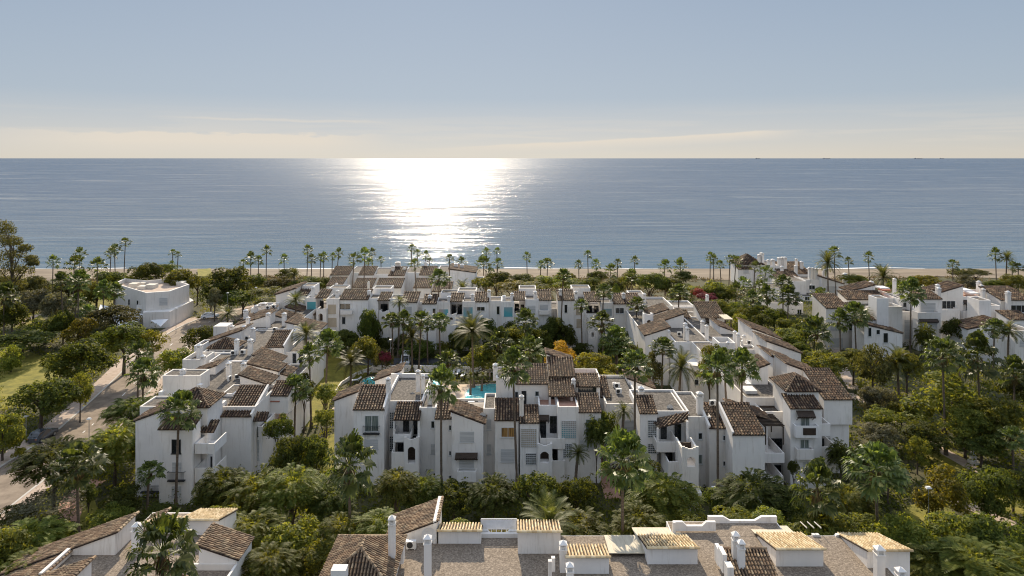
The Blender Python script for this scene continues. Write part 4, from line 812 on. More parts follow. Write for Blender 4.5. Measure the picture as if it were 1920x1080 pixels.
# ================================================================== PALMS: (column, row of the crown's heart, width, distance, kind)
ZONES = [
 ('beach palms behind the villa', 'on the beach edge behind the villa', [(98, 491, 24, 205, 'f'), (137, 500, 36, 190, 'f'), (150, 477, 25, 232, 'f'), (205, 476, 22, 228, 'f'), (217, 468, 26, 226, 'f'), (232, 455, 22, 228, 'f'), (318, 496, 14, 215, 'f'), (325, 474, 16, 226, 'f'), (331, 478, 13, 224, 'f')]),
 ('park palms by the villa', 'in the park left of the villa', [(7, 555, 46, 158, 'f'), (120, 528, 32, 164, 'f'), (138, 562, 28, 162, 'f'), (146, 528, 40, 160, 'f'), (160, 584, 30, 158, 'f'), (182, 500, 36, 186, 'f'), (192, 545, 32, 168, 'f'), (216, 548, 34, 172, 'f')]),
 ('beach palms left of the stepped terrace', 'by the beach left of the stepped terrace', [(458, 494, 17, 226, 'f'), (470, 486, 25, 224, 'f'), (485, 488, 18, 228, 'f'), (499, 471, 20, 226, 'f'), (533, 487, 18, 226, 'f'), (553, 514, 28, 190, 'p'), (575, 470, 20, 226, 'f'), (585, 486, 20, 222, 'f'), (600, 484, 18, 222, 'f'), (607, 482, 18, 224, 'f')]),
 ('beach palms behind the stepped terrace', 'behind the stepped terrace against the glitter', [(622, 481, 13, 232, 'f'), (631, 475, 18, 230, 'f'), (658, 486, 26, 180, 'f'), (680, 480, 30, 180, 'f'), (690, 492, 17, 215, 'f'), (699, 474, 16, 232, 'f'), (716, 487, 16, 232, 'f'), (771, 466, 18, 230, 'f'), (783, 496, 25, 182, 'f'), (784, 475, 18, 228, 'f'), (797, 479, 15, 230, 'f'), (806, 490, 15, 230, 'f'), (842, 484, 17, 182, 'f'), (864, 491, 22, 226, 'f')]),
 ('palms between the stepped terrace and the beach scrub', 'between beach and long terrace, right half', [(908, 497, 36, 212, 'f'), (911, 473, 19, 222, 'f'), (930, 494, 22, 216, 'f'), (932, 471, 15, 230, 'f'), (989, 482, 17, 225, 'f'), (1011, 497, 20, 218, 'f'), (1025, 495, 27, 216, 'f'), (1086, 496, 18, 222, 'f'), (1104, 477, 17, 224, 'f'), (1120, 496, 20, 218, 'f'), (1145, 510, 26, 205, 'f'), (1158, 494, 17, 226, 'f'), (1186, 520, 28, 190, 'f'), (1190, 488, 18, 228, 'f'), (1247, 501, 26, 212, 'f'), (1273, 501, 28, 210, 'f')]),
 ('palms beside the tall beach block', 'in the clump around the beach block', [(1331, 483, 18, 215, 'f'), (1339, 487, 20, 213, 'f'), (1353, 497, 20, 215, 'f'), (1366, 486, 20, 216, 'f'), (1376, 491, 27, 214, 'f'), (1380, 548, 34, 178, 'f'), (1396, 535, 30, 182, 'f'), (1413, 500, 24, 208, 'f'), (1414, 560, 34, 160, 'f'), (1422, 538, 32, 180, 'f'), (1432, 512, 34, 198, 'f'), (1440, 552, 34, 172, 'f'), (1469, 530, 34, 162, 'f'), (1476, 556, 40, 158, 'f'), (1540, 556, 38, 176, 'f')]),
 ('beach palms on the right', 'near the sand on the right', [(1553, 494, 44, 208, 'p'), (1567, 474, 28, 210, 'f'), (1593, 490, 18, 225, 'f'), (1631, 482, 19, 226, 'f'), (1655, 520, 44, 200, 'p'), (1786, 497, 24, 218, 'f'), (1869, 479, 24, 206, 'f'), (1885, 485, 28, 204, 'p'), (1897, 500, 20, 206, 'f'), (1909, 502, 24, 200, 'f')]),
 ('courtyard palms before the long terrace', 'in the courtyard before the long terrace', [(557, 562, 36, 147, 'p'), (575, 628, 52, 124, 'p'), (737, 602, 38, 138, 'f'), (747, 566, 32, 146, 'w'), (755, 602, 34, 137, 'f'), (773, 632, 46, 136, 'p'), (785, 600, 40, 136, 'f'), (802, 612, 26, 140, 'f'), (826, 603, 38, 139, 'f'), (888, 622, 68, 126, 'p'), (935, 645, 52, 132, 'f'), (984, 602, 44, 140, 'f'), (1092, 573, 28, 147, 'f'), (1133, 604, 46, 135, 'f'), (1156, 640, 56, 130, 'f'), (1190, 571, 34, 146, 'f')]),
 ('palms rising over the long terrace', 'rising over the long terrace roofs', [(820, 521, 38, 162, 'f'), (866, 543, 36, 172, 'w'), (1050, 518, 30, 149, 'f'), (1127, 547, 32, 149, 'f'), (1270, 550, 38, 146, 'f')]),
 ('lawn palms right of the left block', 'on the lawn right of the left block', [(552, 727, 50, 101, 'f'), (584, 668, 42, 108, 'f'), (610, 646, 52, 118, 'f'), (658, 680, 54, 126, 'w')]),
 ('palms along the left street', 'beside the street on the left', [(258, 665, 50, 116, 'f'), (267, 700, 56, 108, 'f'), (427, 588, 36, 160, 'w')]),
 ('pool palms', 'beside the pools behind the central block', [(838, 678, 48, 128, 'f'), (882, 706, 20, 122, 'w'), (903, 704, 20, 124, 'w'), (993, 655, 54, 122, 'f')]),
 ('slender palms before the front row', 'close before the front row facades', [(329, 768, 68, 82.4, 'f'), (828, 722, 58, 87, 'f'), (970, 686, 60, 86.8, 'f'), (1192, 684, 62, 86, 'f'), (1346, 694, 66, 85, 'f'), (1163, 770, 34, 89, 'w')]),
 ('palms left of the right rear block', 'before the cream rear right walls', [(1240, 652, 46, 118, 'f'), (1272, 690, 64, 112, 'w'), (1388, 688, 60, 96, 'f'), (1366, 672, 44, 99, 'f')]),
 ('palms in the right hand garden', 'in the right hand garden', [(1525, 622, 52, 140, 'f'), (1576, 602, 38, 144, 'f'), (1606, 590, 46, 144, 'f'), (1618, 592, 36, 150, 'w'), (1685, 680, 58, 122, 'w'), (1706, 547, 46, 148, 'f'), (1774, 665, 66, 98, 'f'), (1838, 672, 70, 102, 'f'), (1862, 615, 42, 134, 'f'), (1890, 622, 48, 134, 'w'), (1903, 700, 54, 112, 'f'), (1900, 820, 46, 92, 'f')]),
 ('palms behind the nearest roofs', 'just behind the nearest roofs', [(150, 872, 92, 74, 'f'), (658, 872, 88, 67, 'f'), (1022, 985, 96, 62.8, 'p'), (1170, 862, 96, 64.6, 'f'), (1526, 918, 80, 66, 'f'), (1650, 878, 100, 66.5, 'f')]),
 ('palm before the nearest roofs', 'before the bottom left gravel roof', [(309, 1036, 118, 49, 'f')]),
 ('young palms against walls', 'against a shaded white wall', [(276, 886, 46, 80, 'f'), (650, 830, 24, 87.5, 'w'), (1078, 850, 40, 86, 'w'), (1158, 650, 30, 128, 'f')]),
]
SPECIAL = {(1022, 985): 'spiky date palm with orange dried fronds behind a bright tile hut at the bottom', (309, 1036): 'big fan palm before the bottom left gravel roof',
           (888, 622): 'wide arching date palm on a thick trunk in the middle of the courtyard', (1655, 520): 'squat feathery date palm standing alone before the open sand on the right'}
for grp, where, L in ZONES:
    L = sorted(L)
    hs = [wz(y, d) for _, y, _, d, _ in L]; mid = sorted(hs)[len(hs)//2]
    for i, (px, y, w, d, k) in enumerate(L):
        kind = {'f': 'fan palm', 'p': 'feathery date palm', 'w': 'drooping feather palm'}[k]
        size = 'tall' if hs[i] > mid+.8 else 'short' if hs[i] < mid-1.2 else 'medium'
        r = rank(i, len(L)); lab = SPECIAL.get((px, y)) or f'{size} {kind} {where}'+(f', {r}' if r else '')
        palm(px, y, w, d, k, lab[0].lower()+lab[1:], grp if len(L) > 1 else None)

# ================================================================== TREES AND SHRUBS: (column, top row, width, foot row, distance, shape, material)
TZ = [
 ('park trees far left', 'in the park far left', 'tree', [(62, 538, 66, 600, 176, 'round', 'leafs'), (22, 560, 60, 625, 160, 'round', 'leafd'), (104, 545, 60, 605, 172, 'round', 'leafs'), (84, 590, 80, 640, 156, 'low', 'leafd'), (118, 575, 50, 640, 156, 'round', 'leafd'), (152, 597, 62, 645, 150, 'open', 'leafy'), (20, 640, 46, 700, 136, 'open', 'leafg'), (40, 618, 110, 655, 146, 'low', 'leafd'), (180, 520, 70, 575, 186, 'round', 'leafg'), (215, 500, 80, 545, 200, 'round', 'leafd'), (70, 512, 60, 560, 196, 'round', 'leafb'), (128, 515, 50, 560, 196, 'round', 'leafb'), (18, 505, 60, 560, 190, 'round', 'leafb')]),
 ('trees around the villa', 'around the angular villa', 'tree', [(275, 488, 64, 535, 196, 'round', 'leafd'), (338, 502, 66, 548, 192, 'round', 'leafg'), (432, 496, 92, 562, 188, 'round', 'leafd'), (212, 566, 90, 625, 158, 'low', 'leafb'), (395, 530, 50, 575, 184, 'round', 'leafd'), (455, 540, 70, 575, 180, 'round', 'leafd'), (402, 540, 36, 575, 178, 'open', 'leafs'), (498, 536, 60, 556, 178, 'low', 'leafg'), (310, 492, 50, 520, 205, 'low', 'leafd'), (500, 556, 54, 576, 168, 'low', 'leafg'), (478, 510, 44, 545, 196, 'low', 'leafd')]),
 ('street trees on the left', 'along the left street', 'tree', [(232, 602, 104, 668, 134, 'round', 'leafd'), (284, 612, 50, 660, 134, 'open', 'leafy'), (150, 632, 112, 722, 120, 'round', 'leafd'), (76, 706, 116, 786, 106, 'round', 'leafd'), (4, 765, 74, 850, 96, 'round', 'leafg'), (372, 606, 66, 664, 136, 'round', 'leafd'), (326, 650, 74, 706, 124, 'round', 'leafg'), (215, 776, 104, 890, 89, 'spray', 'leafg'), (100, 815, 118, 905, 80, 'spray', 'leafd'), (250, 735, 90, 800, 100, 'spray', 'leafd'), (150, 690, 40, 760, 110, 'open', 'leafg'), (38, 836, 26, 862, 96, 'low', 'leafy')]),
 ('trees on the lawn strip', 'between left and central blocks', 'tree', [(592, 806, 66, 880, 82, 'round', 'leafd'), (545, 812, 76, 890, 82, 'round', 'leafd'), (520, 770, 50, 830, 92, 'low', 'leafd'), (608, 760, 40, 800, 96, 'low', 'leafg'), (612, 715, 50, 760, 104, 'low', 'leafg'), (570, 700, 44, 750, 106, 'open', 'leafd'), (690, 625, 62, 690, 134, 'round', 'leafg'), (716, 650, 40, 690, 132, 'open', 'leafb'), (722, 655, 24, 682, 131, 'low', 'flower'), (690, 574, 40, 650, 147, 'round', 'leafd'), (655, 610, 62, 660, 144, 'round', 'leafd')]),
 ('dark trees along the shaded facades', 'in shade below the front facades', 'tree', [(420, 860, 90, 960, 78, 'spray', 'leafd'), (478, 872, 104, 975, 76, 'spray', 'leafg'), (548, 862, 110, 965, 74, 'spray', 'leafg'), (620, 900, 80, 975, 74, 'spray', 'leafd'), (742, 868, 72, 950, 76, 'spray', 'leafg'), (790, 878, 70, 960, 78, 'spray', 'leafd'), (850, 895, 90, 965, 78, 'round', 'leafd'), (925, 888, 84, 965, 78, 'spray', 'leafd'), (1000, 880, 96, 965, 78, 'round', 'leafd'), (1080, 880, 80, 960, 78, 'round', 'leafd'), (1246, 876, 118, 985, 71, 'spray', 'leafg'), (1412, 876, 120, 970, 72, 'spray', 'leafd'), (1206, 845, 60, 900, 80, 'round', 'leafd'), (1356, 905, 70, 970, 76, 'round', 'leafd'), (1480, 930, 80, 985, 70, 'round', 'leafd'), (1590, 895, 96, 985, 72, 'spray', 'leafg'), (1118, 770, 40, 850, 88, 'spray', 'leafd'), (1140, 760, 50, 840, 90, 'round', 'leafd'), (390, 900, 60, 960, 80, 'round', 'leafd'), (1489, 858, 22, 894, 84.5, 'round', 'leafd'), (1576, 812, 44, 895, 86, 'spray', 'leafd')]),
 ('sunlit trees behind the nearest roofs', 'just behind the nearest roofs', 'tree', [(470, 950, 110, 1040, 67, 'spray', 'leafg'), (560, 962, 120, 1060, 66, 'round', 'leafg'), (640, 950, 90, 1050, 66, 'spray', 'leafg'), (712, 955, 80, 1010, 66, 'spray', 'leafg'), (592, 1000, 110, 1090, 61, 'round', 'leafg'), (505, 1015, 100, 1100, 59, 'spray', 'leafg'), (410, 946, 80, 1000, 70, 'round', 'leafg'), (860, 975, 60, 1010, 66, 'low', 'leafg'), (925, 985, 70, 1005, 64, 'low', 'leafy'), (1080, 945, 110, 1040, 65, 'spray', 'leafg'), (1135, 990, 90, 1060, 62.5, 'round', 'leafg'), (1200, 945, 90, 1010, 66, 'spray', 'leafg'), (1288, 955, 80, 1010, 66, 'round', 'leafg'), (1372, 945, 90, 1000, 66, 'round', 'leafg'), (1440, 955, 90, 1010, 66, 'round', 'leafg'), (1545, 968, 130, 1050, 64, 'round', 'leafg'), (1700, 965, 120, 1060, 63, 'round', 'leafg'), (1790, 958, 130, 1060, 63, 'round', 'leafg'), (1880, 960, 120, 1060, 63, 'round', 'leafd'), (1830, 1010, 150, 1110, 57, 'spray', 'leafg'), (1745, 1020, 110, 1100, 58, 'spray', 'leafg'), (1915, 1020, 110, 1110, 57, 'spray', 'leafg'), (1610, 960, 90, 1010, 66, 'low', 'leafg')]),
 ('bottom left thicket', 'in the bottom left thicket', 'tree', [(60, 965, 130, 1060, 68, 'spray', 'leafg'), (10, 985, 110, 1090, 64, 'round', 'leafg'), (120, 1000, 110, 1080, 66, 'round', 'leafg'), (70, 1020, 120, 1110, 61, 'spray', 'leafg'), (88, 940, 80, 975, 75, 'hedge', 'leafs'), (30, 945, 70, 985, 76, 'low', 'leafd'), (230, 905, 70, 960, 78, 'round', 'leafd'), (205, 945, 70, 985, 75, 'low', 'leafg'), (165, 905, 40, 945, 80, 'low', 'leafd'), (300, 940, 60, 975, 76, 'low', 'leafd')]),
 ('courtyard trees', 'before the long terrace', 'tree', [(1050, 640, 66, 690, 127, 'open', 'leafo'), (1110, 655, 84, 715, 122, 'round', 'leafy'), (1145, 690, 50, 735, 116, 'low', 'leafy'), (905, 645, 70, 700, 132, 'round', 'leafg'), (945, 660, 66, 705, 128, 'low', 'leafg'), (1008, 600, 56, 680, 143, 'round', 'leafd'), (960, 610, 60, 660, 142, 'round', 'leafg'), (1000, 668, 60, 720, 120, 'round', 'leafg'), (860, 600, 40, 660, 146, 'round', 'leafd'), (782, 640, 60, 685, 143, 'low', 'leafd'), (1040, 590, 44, 640, 149, 'round', 'leafd'), (1215, 615, 40, 660, 138, 'low', 'leafg'), (915, 590, 40, 640, 147, 'round', 'leafd'), (1180, 640, 60, 690, 132, 'low', 'leafd'), (1225, 650, 40, 720, 116, 'open', 'leafb'), (1330, 650, 60, 720, 112, 'open', 'leafg'), (1346, 640, 44, 690, 114, 'open', 'leafd')]),
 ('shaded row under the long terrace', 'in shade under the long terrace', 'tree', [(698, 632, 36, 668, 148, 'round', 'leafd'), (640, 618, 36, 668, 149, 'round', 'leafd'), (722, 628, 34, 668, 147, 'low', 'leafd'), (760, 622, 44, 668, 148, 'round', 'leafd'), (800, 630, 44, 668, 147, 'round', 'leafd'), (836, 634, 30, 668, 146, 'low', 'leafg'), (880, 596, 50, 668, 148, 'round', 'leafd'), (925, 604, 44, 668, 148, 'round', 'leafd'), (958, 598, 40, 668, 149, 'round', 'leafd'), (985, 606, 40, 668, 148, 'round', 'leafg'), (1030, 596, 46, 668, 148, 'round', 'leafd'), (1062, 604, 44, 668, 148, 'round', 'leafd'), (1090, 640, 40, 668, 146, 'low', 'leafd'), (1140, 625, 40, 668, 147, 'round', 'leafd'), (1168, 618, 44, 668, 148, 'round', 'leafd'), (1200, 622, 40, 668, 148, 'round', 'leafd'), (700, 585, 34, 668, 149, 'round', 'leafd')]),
 ('beach side shrubs', 'between terrace and beach scrub', 'shrub', [(1000, 525, 60, 545, 186, 'low', 'leafg'), (960, 522, 60, 545, 188, 'low', 'leafy'), (1070, 520, 60, 545, 186, 'low', 'leafg'), (1105, 515, 50, 545, 186, 'round', 'leafd'), (1148, 520, 50, 548, 182, 'round', 'leafd'), (1155, 533, 20, 552, 172, 'cyp', 'leafd'), (1218, 508, 64, 548, 186, 'round', 'leafd'), (1290, 530, 60, 560, 176, 'low', 'leafg'), (1310, 537, 26, 562, 172, 'low', 'flower'), (1326, 546, 36, 566, 168, 'low', 'flower'), (1350, 560, 40, 590, 160, 'round', 'leafg'), (1342, 520, 60, 560, 180, 'low', 'leafg'), (930, 505, 60, 545, 196, 'round', 'leafd'), (905, 515, 40, 545, 192, 'low', 'leafg'), (1330, 580, 40, 606, 150, 'low', 'flower'), (1390, 590, 40, 630, 140, 'open', 'leafg'), (580, 515, 60, 542, 190, 'low', 'leafd'), (520, 515, 50, 545, 190, 'low', 'leafb'), (1735, 512, 60, 545, 196, 'low', 'leafy'), (1690, 520, 50, 548, 190, 'low', 'leafd'), (556, 525, 44, 548, 186, 'round', 'leafg'), (604, 518, 40, 545, 192, 'round', 'leafd'), (640, 520, 40, 545, 200, 'low', 'leafg'), (370, 512, 50, 540, 198, 'round', 'leafg'), (540, 500, 40, 525, 206, 'low', 'leafd'), (980, 512, 50, 535, 196, 'round', 'leafd'), (1028, 512, 56, 540, 192, 'round', 'leafg'), (1060, 506, 40, 530, 204, 'low', 'leafg'), (1180, 508, 44, 540, 194, 'round', 'leafg'), (1260, 518, 50, 550, 186, 'round', 'leafd'), (1282, 506, 44, 530, 206, 'low', 'leafd'), (1120, 505, 40, 530, 206, 'low', 'leafd'), (1600, 512, 50, 535, 200, 'low', 'leafg'), (1900, 512, 50, 545, 190, 'round', 'leafg'), (1870, 520, 40, 545, 192, 'round', 'leafd'), (1810, 512, 50, 540, 196, 'open', 'leafs'), (1800, 502, 44, 520, 222, 'low', 'leafb'), (1830, 503, 50, 517, 226, 'low', 'leafb')]),
 ('trees before the beach block', 'before the tall beach block', 'tree', [(1402, 572, 50, 612, 158, 'round', 'leafg'), (1424, 565, 44, 605, 164, 'round', 'leafd'), (1452, 575, 56, 615, 160, 'round', 'leafd'), (1480, 590, 50, 625, 154, 'round', 'leafg'), (1508, 600, 50, 640, 148, 'round', 'leafd'), (1535, 590, 50, 625, 156, 'round', 'leafg'), (1378, 560, 50, 600, 166, 'round', 'leafd'), (1360, 535, 50, 570, 176, 'round', 'leafd'), (1470, 640, 50, 668, 134, 'low', 'leafg'), (1530, 650, 60, 690, 130, 'round', 'leafg'), (1410, 620, 40, 650, 142, 'round', 'leafg'), (1500, 640, 44, 670, 134, 'round', 'leafd')]),
 ('garden trees on the right', 'in the right hand garden', 'tree', [(1636, 636, 64, 720, 122, 'open', 'leafb'), (1770, 700, 160, 800, 103, 'open', 'leafg'), (1648, 712, 66, 776, 110, 'round', 'leafs'), (1655, 758, 66, 800, 103, 'low', 'leafg'), (1650, 792, 70, 838, 95, 'round', 'leafs'), (1720, 820, 50, 870, 92, 'open', 'leafg'), (1766, 860, 110, 960, 78, 'open', 'leafy'), (1852, 860, 100, 960, 80, 'round', 'leafd'), (1868, 740, 110, 830, 98, 'round', 'leafg'), (1900, 690, 70, 760, 116, 'round', 'leafd'), (1480, 612, 70, 650, 140, 'low', 'leafg'), (1440, 620, 50, 655, 138, 'low', 'leafg'), (1556, 655, 80, 700, 124, 'low', 'leafg'), (1700, 655, 70, 710, 122, 'round', 'leafg'), (1600, 650, 60, 690, 128, 'low', 'leafg'), (1800, 640, 60, 690, 130, 'round', 'leafd'), (1840, 800, 90, 860, 94, 'low', 'leafd'), (1735, 592, 34, 670, 145, 'spray', 'leafd'), (1790, 590, 50, 640, 148, 'round', 'leafd'), (1620, 830, 60, 880, 88, 'low', 'leafd'), (1900, 875, 70, 940, 82, 'round', 'leafd'), (1730, 790, 90, 850, 96, 'round', 'leafd'), (1810, 760, 90, 830, 97, 'round', 'leafg'), (1430, 585, 40, 620, 152, 'low', 'leafd'), (1665, 850, 60, 900, 84, 'open', 'leafg'), (1690, 745, 50, 790, 106, 'low', 'leafg')]),
]
CN = {'leafd': 'dark green', 'leafg': 'mid green', 'leafy': 'yellow green', 'leafo': 'golden orange autumn', 'leafs': 'grey olive', 'leafb': 'brownish olive', 'flower': 'red flowering'}
SN = {'round': 'rounded', 'open': 'loose crowned', 'low': 'low spreading', 'spray': 'feathery leaved', 'cyp': 'narrow upright', 'hedge': 'clipped'}
PN = {'round': 'round_tree', 'open': 'open_tree', 'low': 'shrub', 'spray': 'feathery_tree', 'cyp': 'cypress', 'hedge': 'hedge'}
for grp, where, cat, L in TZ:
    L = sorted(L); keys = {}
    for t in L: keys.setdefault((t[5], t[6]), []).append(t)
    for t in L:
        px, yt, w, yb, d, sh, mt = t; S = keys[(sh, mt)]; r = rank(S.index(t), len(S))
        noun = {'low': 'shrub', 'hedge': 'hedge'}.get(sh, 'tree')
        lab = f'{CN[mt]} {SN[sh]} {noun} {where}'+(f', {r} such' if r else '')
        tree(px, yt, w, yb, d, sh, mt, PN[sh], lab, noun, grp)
# big eucalyptus at the left edge: separate leaf masses carried on a visible bole
def eucalyptus():
    d = 178; x = wx(24, d); o = empty('eucalyptus_tree', (x, d, 0), 'tall ragged brownish eucalyptus towering over the park at the left edge', 'tree')
    RV.seed(77); t = MB(); c = MB(); k = d/F
    lumps = [(-4, 425, 30), (18, 432, 26), (-14, 448, 30), (10, 455, 34), (34, 452, 26), (48, 466, 22), (30, 478, 30), (2, 482, 34), (58, 486, 20), (-20, 490, 30), (70, 492, 16), (18, 503, 36), (44, 508, 30), (-8, 518, 36), (24, 530, 40)]
    t.path([(0, 0, 0), (.3, 0, 6), (-.4, .3, 12), (-1.0, .3, 20)], [.5, .42, .32, .12], 8)
    for px, py, r in lumps:
        p = Vector(((px-24)*k, RV.uniform(-2.5, 2.5), wz(py, d))); R = r/2*k*1.15
        t.path([(0, 0, max(3, p.z-6)), (p.x*.6, p.y*.6, p.z-2), tuple(p)], [.16, .1, .04], 5)
        for j in range(520):
            dv = rdir(-.7, 1); leaf(c, p+Vector((dv.x*R*1.15, dv.y*R, dv.z*R*.75))*RV.uniform(.45, 1.05), (dv+rdir()).normalized(), .26, .4)
    t.build('trunk', M['bark'], o); c.build('crown', M['leafb'], o)
eucalyptus()
# ================================================================== GROUND, ROADS, WATER
def sheet(name, poly, z, mat, kind='structure'):
    m = MB(); m.add([(x, y, z) for x, y in poly], [tuple(range(len(poly)))]); return tag(m.build(name, M[mat]), kind=kind)
def ppoly(pts, z=0.0): return [gp(px, py, z)[:2] for px, py in pts]
def smooth(P, n=6):
    out = []
    for i in range(len(P)-1):
        p0 = P[max(0, i-1)]; p1 = P[i]; p2 = P[i+1]; p3 = P[min(len(P)-1, i+2)]
        for k in range(n):
            t = k/n; out.append(tuple(.5*((2*p1[a])+(-p0[a]+p2[a])*t+(2*p0[a]-5*p1[a]+4*p2[a]-p3[a])*t*t+(-p0[a]+3*p1[a]-3*p2[a]+p3[a])*t**3) for a in (0, 1)))
    out.append(P[-1]); return out
def offs(P, o):
    R = []
    for i, p in enumerate(P):
        a = P[max(0, i-1)]; b = P[min(len(P)-1, i+1)]; dx, dy = b[0]-a[0], b[1]-a[1]; l = math.hypot(dx, dy) or 1; R.append((p[0]+dy/l*o, p[1]-dx/l*o))
    return R
CLEAR = []
def band(name, P, a, b, z, mat, h=0.0, kind='structure', clear=True):
    A = offs(P, a); B = offs(P, b); m = MB()
    for i in range(len(P)-1):
        q = [A[i], B[i], B[i+1], A[i+1]]
        if h: m.prism([(x, y, z) for x, y in q], [(x, y, z+h) for x, y in q])
        else: m.add([(x, y, z) for x, y in q], [(0, 1, 2, 3)])
        if clear: CLEAR.append(q)
    return tag(m.build(name, M[mat]), kind=kind)
m = MB(); xs = (-400, 400)
prof = [(-60, 0), (232, 0), (246, -.15), (262, -.9), (290, -2.6), (330, -7), (900, -8)]
for (y0, z0), (y1, z1) in zip(prof, prof[1:]): m.quad((xs[0], y0, z0), (xs[1], y0, z0), (xs[1], y1, z1), (xs[0], y1, z1))
tag(m.build('ground', M['ground']), kind='structure')
m = MB(); sp = [(241, .02), (246, -.13), (262, -.88), (290, -2.58)]; nx = 60
for (y0, z0), (y1, z1) in zip(sp, sp[1:]):
    for i in range(nx):
        xa = -300+600*i/nx; xb = -300+600*(i+1)/nx; w = lambda x, y: y+(3.0*math.sin(x*.05)+2*math.sin(x*.13+1) if y == 241 else 0)
        m.quad((xa, w(xa, y0), z0), (xb, w(xb, y0), z0), (xb, w(xb, y1), z1), (xa, w(xa, y1), z1))
tag(m.build('beach_sand', M['sand']), kind='structure')
# sea, out to the horizon
SEA = -1.5
def sea_mat():
    m, nt, out = newmat('sea_water'); L = nt.links.new
    b = N(nt, 'ShaderNodeBsdfPrincipled'); sh = nt.nodes.new('ShaderNodeSeparateXYZ'); L(objco(nt), sh.inputs[0]); dr = N(nt, 'ShaderNodeMapRange'); dr.inputs['From Min'].default_value = 268; dr.inputs['From Max'].default_value = 900; L(sh.outputs[1], dr.inputs['Value'])
    dc = ramp(nt, [(0, (.07, .125, .155)), (.25, (.045, .085, .125)), (1, (.03, .058, .10))]); L(dr.outputs[0], dc.inputs[0]); L(dc.outputs[0], b.inputs['Base Color']); b.inputs['Specular IOR Level'].default_value = .38; b.inputs['IOR'].default_value = 1.333
    # wind lanes: long streaks of smoother and rougher water
    n0 = N(nt, 'ShaderNodeTexNoise', Scale=.018, Detail=5, Roughness=.6, Distortion=.6); L(objco(nt, (.12, 1, 1)), n0.inputs['Vector'])
    n1 = N(nt, 'ShaderNodeTexNoise', Scale=.0022, Detail=4, Roughness=.6, Distortion=.5); L(objco(nt, (.25, 1, 1)), n1.inputs['Vector'])
    n3 = N(nt, 'ShaderNodeTexNoise', Scale=.07, Detail=4, Roughness=.65, Distortion=.3); L(objco(nt, (.10, 1, 1)), n3.inputs['Vector'])
    a0 = N(nt, 'ShaderNodeMath', operation='MULTIPLY_ADD'); L(n3.outputs[0], a0.inputs[0]); a0.inputs[1].default_value = .9; a1 = N(nt, 'ShaderNodeMath', operation='SUBTRACT'); L(n0.outputs[0], a1.inputs[0]); a1.inputs[1].default_value = .45; L(a1.outputs[0], a0.inputs[2])
    ad = N(nt, 'ShaderNodeMath', operation='ADD'); L(a0.outputs[0], ad.inputs[0]); L(n1.outputs[0], ad.inputs[1])
    r = ramp(nt, [(.36, (.35, .35, .35)), (.44, (.95, .95, .95)), (.50, (.75, .75, .75)), (.54, (1.15, 1.15, 1.15)), (.62, (.40, .40, .40))]); mm = N(nt, 'ShaderNodeMath', operation='MULTIPLY'); mm.inputs[1].default_value = .5; L(ad.outputs[0], mm.inputs[0]); L(mm.outputs[0], r.inputs[0])
    w1 = N(nt, 'ShaderNodeTexNoise', Scale=.33, Detail=4, Roughness=.65); L(objco(nt, (.6, 1, 1)), w1.inputs['Vector'])
    w2 = N(nt, 'ShaderNodeTexNoise', Scale=.09, Detail=3, Roughness=.55, Distortion=.3); L(objco(nt, (.16, 1, 1)), w2.inputs['Vector'])
    hh = N(nt, 'ShaderNodeMath', operation='MULTIPLY_ADD'); L(w2.outputs[0], hh.inputs[0]); hh.inputs[1].default_value = 2.2; L(w1.outputs[0], hh.inputs[2])
    bp = N(nt, 'ShaderNodeBump', Distance=1.0); L(hh.outputs[0], bp.inputs['Height']); st = N(nt, 'ShaderNodeMath', operation='MULTIPLY'); st.inputs[1].default_value = SEA_BUMP; dl = N(nt, 'ShaderNodeMath', operation='LOGARITHM'); L(sh.outputs[1], dl.inputs[0]); dl.inputs[1].default_value = 10
    dn = N(nt, 'ShaderNodeMapRange'); dn.inputs['From Min'].default_value = 2.43; dn.inputs['From Max'].default_value = 3.6; L(dl.outputs[0], dn.inputs['Value'])
    calm = ramp(nt, [(0, (.42, .42, .42)), (.22, (.60, .60, .60)), (.6, (.9, .9, .9)), (1, (1.1, 1.1, 1.1))]); L(dn.outputs[0], calm.inputs[0]); cm = N(nt, 'ShaderNodeMath', operation='MULTIPLY'); L(calm.outputs[0], cm.inputs[0]); L(r.outputs[0], cm.inputs[1]); L(cm.outputs[0], st.inputs[0]); L(st.outputs[0], bp.inputs['Strength'])
    L(bp.outputs[0], b.inputs['Normal']); ro = N(nt, 'ShaderNodeMath', operation='MULTIPLY'); ro.inputs[1].default_value = SEA_ROUGH; L(cm.outputs[0], ro.inputs[0]); L(ro.outputs[0], b.inputs['Roughness'])
    df = N(nt, 'ShaderNodeBsdfDiffuse'); df.inputs[0].default_value = (.035, .075, .145, 1); ms = N(nt, 'ShaderNodeMixShader'); mf = N(nt, 'ShaderNodeMath', operation='MULTIPLY'); mf.inputs[1].default_value = .27; L(r.outputs[0], mf.inputs[0]); L(mf.outputs[0], ms.inputs[0])
    L(b.outputs[0], ms.inputs[1]); L(df.outputs[0], ms.inputs[2]); L(ms.outputs[0], out.inputs[0]); return m
SEA_BUMP, SEA_ROUGH = .85, .235
M['sea'] = sea_mat()
m = MB(); ys = [250, 400, 800, 2000, 6000, 20000, 70000]
for a, b in zip(ys, ys[1:]): m.quad((-max(600, a*1.2)-200, a, SEA), (max(600, a*1.2)+200, a, SEA), (max(600, b*1.2)+200, b, SEA), (-max(600, b*1.2)-200, b, SEA))
tag(m.build('sea', M['sea']), kind='structure')
m = MB(); rr = random.Random(3); nx = 160
